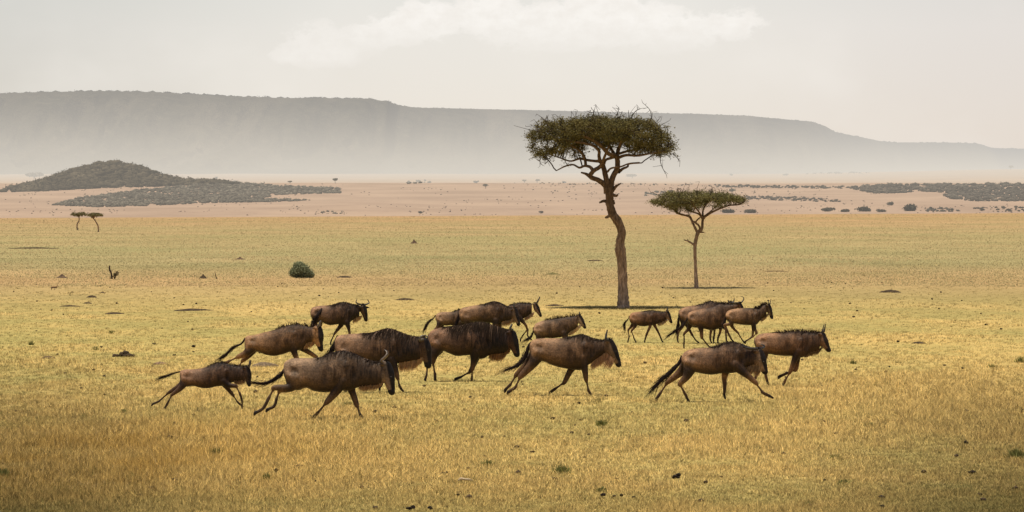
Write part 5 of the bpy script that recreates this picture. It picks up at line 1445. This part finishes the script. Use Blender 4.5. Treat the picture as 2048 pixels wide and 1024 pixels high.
HERD.append(dict(seed=7, zoom=ZF, yg=690, size=.85, dark=.3, tint=(1.0, .92, .84), label="half hidden young wildebeest whose pale rump and tail stick out behind the back row wildebeest",
    torso=[(250, 325, 400), (275, 292, 440), (330, 271, 470), (400, 268, 485), (480, 268, 480), (540, 258, 490), (600, 236, 495), (660, 240, 490), (720, 255, 470)],
    neck=[(780, 270, 440), (830, 280, 425)], head=[(875, 310, 35), (885, 360, 38), (900, 410, 26), (906, 440, 20)],
    legs=[(NR, 'h', [(320, 420, 65), (290, 490, 35), (235, 550, 18), (225, 660, 12), (220, 770, 12)]), (FR, 'h', [(330, 440, 60), (330, 530, 34), (290, 600, 18), (295, 700, 12), (290, 775, 12)]),
          (NR, 'f', [(640, 430, 45), (645, 550, 26), (640, 670, 15), (640, 775, 12)]), (FR, 'f', [(680, 440, 45), (700, 550, 26), (690, 670, 15), (680, 775, 12)])],
    tail=[(250, 320, 8), (205, 375, 14), (135, 430, 22), (85, 515, 10)], horns=cow_horns([(880, 290, 8), (890, 270, 6), (892, 255, 3)], .03, .02), mane=dict(h=.06, erect=.6, drop=.2, n=260, **{'from': .6}), beard=(740, 850, 50)))
HERD.append(dict(seed=8, zoom=ZF, yg=695, size=.95, dark=.5, tint=(1.0, .9, .82), label="humped wildebeest with a black shoulder crest right behind the darkest bull's back",
    torso=[(628, 245, 400), (655, 215, 445), (700, 200, 450), (780, 185, 440), (860, 170, 432), (940, 160, 432), (1020, 148, 440), (1090, 124, 445), (1160, 108, 450), (1220, 114, 450), (1285, 136, 440)],
    neck=[(1340, 165, 420), (1400, 192, 410), (1445, 205, 395), (1475, 212, 380)], head=[(1492, 255, 45), (1495, 320, 55), (1520, 390, 42), (1545, 445, 31), (1548, 470, 27)],
    legs=[(NR, 'h', [(750, 370, 80), (740, 470, 42), (700, 560, 22), (715, 700, 15), (705, 805, 15)]), (FR, 'h', [(770, 380, 75), (800, 480, 38), (780, 580, 22), (790, 700, 15), (785, 805, 15)]),
          (NR, 'f', [(1190, 400, 60), (1200, 530, 34), (1190, 670, 20), (1190, 800, 15)]), (FR, 'f', [(1230, 400, 55), (1260, 530, 30), (1250, 670, 18), (1240, 800, 15)])],
    tail=[(640, 235, 12), (625, 300, 16), (600, 380, 22), (575, 450, 16)], horns=cow_horns([(1490, 215, 10), (1478, 190, 9), (1480, 150, 6), (1482, 115, 3)], .05, .04),
    mane=dict(h=.03, erect=.25, drop=.5, n=420, **{'from': .58}), beard=(1290, 1500, 75, (.46, .31, .18)), cheek=(.24, .16, .10)))
HERD.append(dict(seed=9, zoom=ZF, yg=690, size=.92, dark=.45, tint=(.95, .82, .74), label="back row wildebeest with horn straight up and bent forelegs, body hidden by the humped one",
    torso=[(1085, 260, 400), (1110, 222, 440), (1170, 205, 450), (1240, 195, 455), (1310, 185, 455), (1380, 172, 450), (1430, 155, 440), (1480, 145, 430), (1530, 132, 410)],
    neck=[(1580, 124, 395), (1640, 128, 370), (1700, 132, 335), (1760, 132, 300)], head=[(1818, 165, 38), (1840, 220, 44), (1878, 285, 28), (1900, 328, 21)],
    legs=[(NR, 'h', [(1180, 380, 70), (1180, 480, 40), (1140, 580, 20), (1150, 700, 14), (1145, 830, 14)]), (FR, 'h', [(1200, 390, 65), (1230, 490, 36), (1200, 600, 20), (1210, 700, 14), (1205, 830, 14)]),
          (NR, 'f', [(1540, 340, 60), (1615, 415, 32), (1672, 480, 18), (1700, 545, 15), (1695, 640, 12), (1730, 685, 12)]), (FR, 'f', [(1550, 350, 50), (1640, 440, 24), (1690, 550, 15), (1625, 635, 12), (1580, 705, 13)])],
    tail=[(1095, 250, 10), (1085, 330, 14), (1080, 400, 16), (1082, 450, 8)], horns=cow_horns([(1835, 140, 12), (1850, 105, 12), (1870, 65, 9), (1885, 28, 4)], .03, .02), horncol=(.10, .07, .05),
    mane=dict(h=.05, erect=.6, drop=.25, n=260, **{'from': .7}), beard=(1650, 1800, 65, (.50, .36, .24)), cheek=(.26, .18, .12), palelegs=True))
HERD.append(dict(seed=10, zoom=ZC, yg=696, size=.85, dark=.25, tint=(1.12, 1.05, .98), label="pale greyish young wildebeest with a bristling dark mane, behind the central galloping one",
    torso=[(1105, 350, 400), (1122, 318, 430), (1165, 296, 445), (1220, 282, 450), (1280, 273, 452), (1340, 264, 446), (1400, 256, 432)],
    neck=[(1445, 250, 395), (1485, 244, 372), (1515, 240, 350)], head=[(1530, 258, 25), (1545, 292, 28), (1568, 328, 19), (1580, 350, 14)],
    legs=[(NR, 'h', [(1165, 390, 50), (1150, 440, 28), (1140, 480, 14), (1150, 520, 9), (1148, 532, 9)]), (FR, 'h', [(1180, 390, 45), (1190, 440, 26), (1180, 480, 12), (1185, 530, 9)]),
          (NR, 'f', [(1380, 400, 35), (1390, 450, 18), (1385, 490, 11), (1385, 530, 9)]), (FR, 'f', [(1395, 400, 32), (1410, 450, 18), (1400, 490, 11), (1400, 530, 9)])],
    tail=[(1102, 350, 8), (1100, 390, 9), (1072, 445, 11), (1035, 465, 10)], horns=cow_horns([(1525, 240, 6), (1528, 225, 5), (1530, 208, 2)], .03, .02),
    mane=dict(h=.10, erect=.75, drop=.2, n=330, **{'from': .55}), beard=(1430, 1560, 42, (.60, .46, .30)), cheek=(.26, .19, .13)))
HERD.append(dict(seed=11, zoom=ZC, yg=791, dark=.5, tint=(1.0, .9, .80), label="brown wildebeest galloping at the centre front, hind legs together and bushy tail streaming",
    torso=[(1072, 495, 590), (1092, 468, 645), (1130, 452, 665), (1200, 447, 665), (1265, 447, 695), (1330, 446, 716), (1400, 442, 730), (1460, 430, 742), (1520, 415, 745), (1560, 411, 742), (1600, 424, 705), (1640, 440, 680)],
    neck=[(1690, 455, 640), (1735, 462, 612), (1775, 460, 590)], head=[(1812, 495, 42), (1832, 555, 50), (1862, 620, 40), (1888, 670, 29), (1893, 690, 26)],
    legs=[(NR, 'h', [(1150, 580, 80), (1095, 680, 48), (985, 800, 25), (930, 905, 15), (865, 950, 17)]), (FR, 'h', [(1130, 590, 70), (1050, 690, 40), (945, 790, 22), (885, 885, 14), (838, 932, 15)]),
          (NR, 'f', [(1550, 620, 60), (1578, 730, 34), (1592, 830, 20), (1615, 930, 13), (1632, 962, 13)]), (FR, 'f', [(1520, 650, 52), (1448, 750, 32), (1392, 860, 20), (1310, 918, 13), (1262, 950, 16)])],
    tail=[(1100, 475, 12), (1060, 520, 22), (1030, 610, 28), (960, 695, 30), (835, 745, 14)], horns=cow_horns([(1800, 460, 12), (1775, 458, 11), (1778, 415, 8), (1788, 368, 3)], .05, .05),
    mane=dict(h=.03, erect=.25, drop=.5, n=420, **{'from': .58}), beard=(1645, 1870, 95, (.50, .32, .20)), cheek=(.20, .135, .085)))
HERD.append(dict(seed=12, zoom=ZD, yg=686, size=.74, dark=.35, tint=(1.0, .80, .66), label="reddish calf trotting alone right of the largest acacia's foot",
    torso=[(125, 222, 262), (138, 200, 288), (170, 190, 296), (210, 186, 308), (250, 182, 312), (290, 178, 306), (320, 175, 302), (350, 180, 296)],
    neck=[(385, 184, 286), (415, 188, 274), (435, 190, 262)], head=[(446, 198, 20), (455, 226, 22), (470, 256, 15), (480, 275, 11)],
    legs=[(FR, 'h', [(160, 262, 30), (150, 300, 16), (114, 345, 8), (121, 400, 6), (110, 447, 7)]), (NR, 'h', [(172, 262, 32), (168, 312, 16), (140, 350, 8), (160, 408, 6), (178, 446, 7)]),
          (NR, 'f', [(300, 270, 26), (298, 312, 14), (270, 378, 9), (252, 440, 7)]), (FR, 'f', [(325, 275, 24), (345, 315, 13), (375, 372, 8), (404, 440, 7)])],
    tail=[(124, 222, 5), (112, 250, 5), (84, 282, 9), (82, 304, 6)], horns=cow_horns([(446, 186, 5), (445, 168, 4), (444, 146, 2)], .03, .02),
    mane=dict(h=.05, erect=.5, drop=.3, n=240, **{'from': .6}), beard=(365, 455, 26, (.55, .42, .28)), cheek=(.26, .19, .13)))
HERD.append(dict(seed=13, zoom=ZG, yg=687, size=.98, dark=.4, tint=(.95, .82, .76), label="rearmost wildebeest of the right cluster, black shoulder mane and tail hanging straight down",
    torso=[(240, 312, 400), (265, 290, 480), (330, 255, 525), (400, 238, 560), (500, 222, 600), (600, 210, 610), (680, 178, 610), (750, 156, 620), (820, 158, 618), (890, 175, 600)],
    neck=[(960, 182, 440), (1030, 184, 360), (1090, 186, 320)], head=[(1130, 205, 38), (1150, 255, 42), (1172, 310, 30), (1185, 350, 22)],
    legs=[(NR, 'h', [(310, 450, 70), (300, 560, 38), (235, 660, 20), (215, 760, 13), (215, 838, 14)]), (FR, 'h', [(360, 500, 60), (415, 630, 28), (470, 730, 16), (525, 815, 12), (552, 840, 13)]),
          (NR, 'f', [(800, 560, 50), (780, 680, 24), (768, 770, 14), (780, 838, 13)]), (FR, 'f', [(830, 560, 45), (850, 660, 22), (840, 760, 13), (830, 838, 12)])],
    tail=[(245, 310, 14), (238, 420, 20), (225, 540, 26), (212, 660, 16)], horns=[[(1130, 180, 14, -.03), (1090, 165, 12, -.06), (1068, 130, 6, -.06)], [(1150, 178, 14, .03), (1178, 150, 12, .05), (1184, 90, 4, .04)]],
    mane=dict(h=.06, erect=.4, drop=.4, n=420, **{'from': .55})))
HERD.append(dict(seed=14, zoom=ZG, yg=697, size=.98, dark=.3, tint=(1.0, .86, .76), label="round bellied wildebeest in the middle of the right cluster, curved horn raised above the others",
    torso=[(382, 385, 455), (405, 346, 520), (450, 320, 560), (520, 298, 575), (600, 284, 590), (680, 266, 622), (760, 256, 640), (840, 235, 637), (900, 205, 622), (950, 192, 600), (1000, 200, 570)],
    neck=[(1060, 198, 400), (1120, 198, 340), (1190, 196, 310), (1235, 196, 290)], head=[(1275, 215, 42), (1300, 262, 38), (1318, 310, 30), (1325, 345, 24)],
    legs=[(NR, 'h', [(590, 510, 80), (615, 640, 42), (628, 765, 25), (690, 850, 14), (738, 908, 15)]), (FR, 'h', [(450, 500, 70), (405, 620, 34), (328, 710, 20), (332, 820, 14), (325, 940, 15)]),
          (NR, 'f', [(980, 540, 60), (1050, 640, 26), (1095, 730, 15), (1138, 805, 14)]), (FR, 'f', [(940, 560, 50), (950, 660, 24), (912, 775, 15), (902, 832, 14)])],
    tail=[(388, 378, 12), (365, 470, 18), (280, 580, 26), (180, 645, 20), (70, 725, 8)], tail_y=-.1, horns=[[(1265, 178, 14, -.03), (1205, 172, 12, -.12), (1140, 178, 11, -.18), (1090, 155, 8, -.2), (1072, 120, 4, -.2)], [(1280, 176, 15, .03), (1320, 158, 12, .06), (1350, 110, 9, .08), (1335, 78, 6, .08), (1295, 68, 3, .06)]],
    mane=dict(h=.05, erect=.7, drop=.2, n=240, **{'from': .92}), cheek=(.22, .12, .07)))
HERD.append(dict(seed=15, zoom=ZG, yg=701, size=.85, dark=.4, tint=(1.1, .98, .86), label="light tan young wildebeest with bushy crest, rightmost of the three clustered at the right back",
    torso=[(1038, 370, 430), (1062, 325, 480), (1120, 290, 520), (1200, 275, 532), (1280, 267, 545), (1360, 264, 555), (1440, 262, 557), (1500, 264, 558), (1560, 270, 550), (1600, 276, 510)],
    neck=[(1645, 232, 460), (1690, 208, 430), (1730, 206, 395)], head=[(1770, 242, 42), (1782, 302, 45), (1808, 370, 32), (1824, 428, 25)],
    legs=[(NR, 'h', [(1150, 440, 70), (1110, 530, 34), (1012, 550, 22), (1035, 680, 17), (1045, 815, 17)]), (FR, 'h', [(1150, 470, 60), (1150, 580, 30), (1250, 690, 18), (1310, 790, 13), (1350, 845, 15)]),
          (NR, 'f', [(1510, 490, 48), (1530, 610, 28), (1562, 690, 22), (1500, 752, 14), (1405, 808, 12), (1350, 840, 14)]), (FR, 'f', [(1505, 500, 44), (1510, 630, 26), (1500, 740, 16), (1440, 795, 12), (1375, 845, 13)])],
    tail=[(1055, 345, 8), (1038, 420, 8), (1015, 510, 8)], horns=[[(1770, 205, 10, -.03), (1762, 175, 8, -.04), (1766, 130, 3, -.04)], [(1790, 200, 10, .03), (1798, 165, 8, .04), (1812, 112, 3, .04)]],
    mane=dict(h=.10, erect=.75, drop=.25, n=420, back=.2, **{'from': .85}), beard=(1640, 1790, 60, (.35, .24, .14)), cheek=(.15, .10, .06), palelegs=True))
HERD.append(dict(seed=16, zoom=ZD, yg=771, size=.92, dark=.45, tint=(1.05, .88, .76), label="reddish brown wildebeest leading at the far right with two upright horns and a curled foreleg",
    torso=[(1192, 410, 455), (1215, 378, 515), (1260, 363, 538), (1320, 358, 540), (1380, 356, 550), (1440, 354, 555), (1500, 346, 556), (1550, 345, 562), (1590, 345, 570), (1630, 350, 552)],
    neck=[(1670, 352, 528), (1710, 356, 518), (1745, 358, 510)], head=[(1768, 385, 32), (1778, 430, 40), (1805, 475, 27), (1822, 503, 20)],
    legs=[(NR, 'h', [(1270, 470, 62), (1262, 560, 38), (1262, 640, 18), (1284, 720, 12), (1300, 780, 12)]), (FR, 'h', [(1255, 480, 58), (1240, 580, 34), (1216, 655, 17), (1212, 720, 12), (1192, 770, 12)]),
          (NR, 'f', [(1560, 510, 40), (1525, 600, 26), (1492, 690, 16), (1452, 760, 11), (1436, 800, 11)]), (FR, 'f', [(1560, 520, 38), (1558, 615, 22), (1545, 675, 17), (1470, 705, 11), (1402, 736, 15)])],
    tail=[(1200, 400, 10), (1196, 440, 12), (1230, 490, 14), (1250, 520, 8)], horns=[[(1768, 355, 8, -.03), (1775, 325, 6, -.03), (1785, 282, 2.5, -.02)], [(1785, 352, 8, .03), (1792, 322, 6, .03), (1799, 280, 2.5, .02)]],
    mane=dict(h=.075, erect=.7, drop=.35, n=560, **{'from': .45}), beard=(1620, 1790, 30, (.20, .14, .085)), cheek=(.18, .12, .075), palelegs=True))
HERD.append(dict(seed=17, zoom=ZD, yg=803, size=1.0, dark=.5, tint=(1.0, .88, .80), label="wildebeest galloping at the right front, foreleg thrown far forward, ragged cream beard",
    torso=[(570, 560, 625), (592, 525, 672), (640, 502, 690), (700, 492, 700), (760, 487, 712), (820, 482, 718), (870, 470, 712), (920, 447, 705), (980, 437, 705), (1040, 442, 698), (1080, 455, 680)],
    neck=[(1125, 472, 652), (1165, 486, 642), (1200, 495, 632)], head=[(1228, 532, 38), (1240, 590, 48), (1262, 645, 36), (1276, 680, 28), (1278, 690, 25)],
    legs=[(NR, 'h', [(650, 620, 75), (612, 725, 38), (552, 795, 20), (590, 868, 12), (618, 926, 13)]), (FR, 'h', [(630, 620, 65), (555, 705, 36), (452, 785, 20), (385, 885, 13), (350, 936, 15)]),
          (NR, 'f', [(1020, 630, 55), (1110, 705, 32), (1195, 780, 20), (1260, 868, 13), (1318, 898, 15)]), (FR, 'f', [(960, 640, 50), (937, 740, 26), (940, 815, 16), (935, 898, 12)])],
    tail=[(572, 555, 12), (545, 620, 20), (475, 695, 28), (400, 760, 30), (332, 825, 14)], horns=[[(1215, 495, 12, -.05), (1150, 492, 11, -.12), (1098, 478, 8, -.14), (1085, 450, 3, -.12)], [(1225, 492, 12, .05), (1268, 492, 11, .14), (1275, 470, 8, .16), (1250, 462, 3, .15)]],
    mane=dict(h=.035, erect=.3, drop=.4, n=420, pale=.1, **{'from': .55}), beard=(1075, 1270, 75, (.42, .29, .17)), cheek=(.27, .19, .12), palelegs=True))
for sp_ in HERD: wildebeest(sp_)
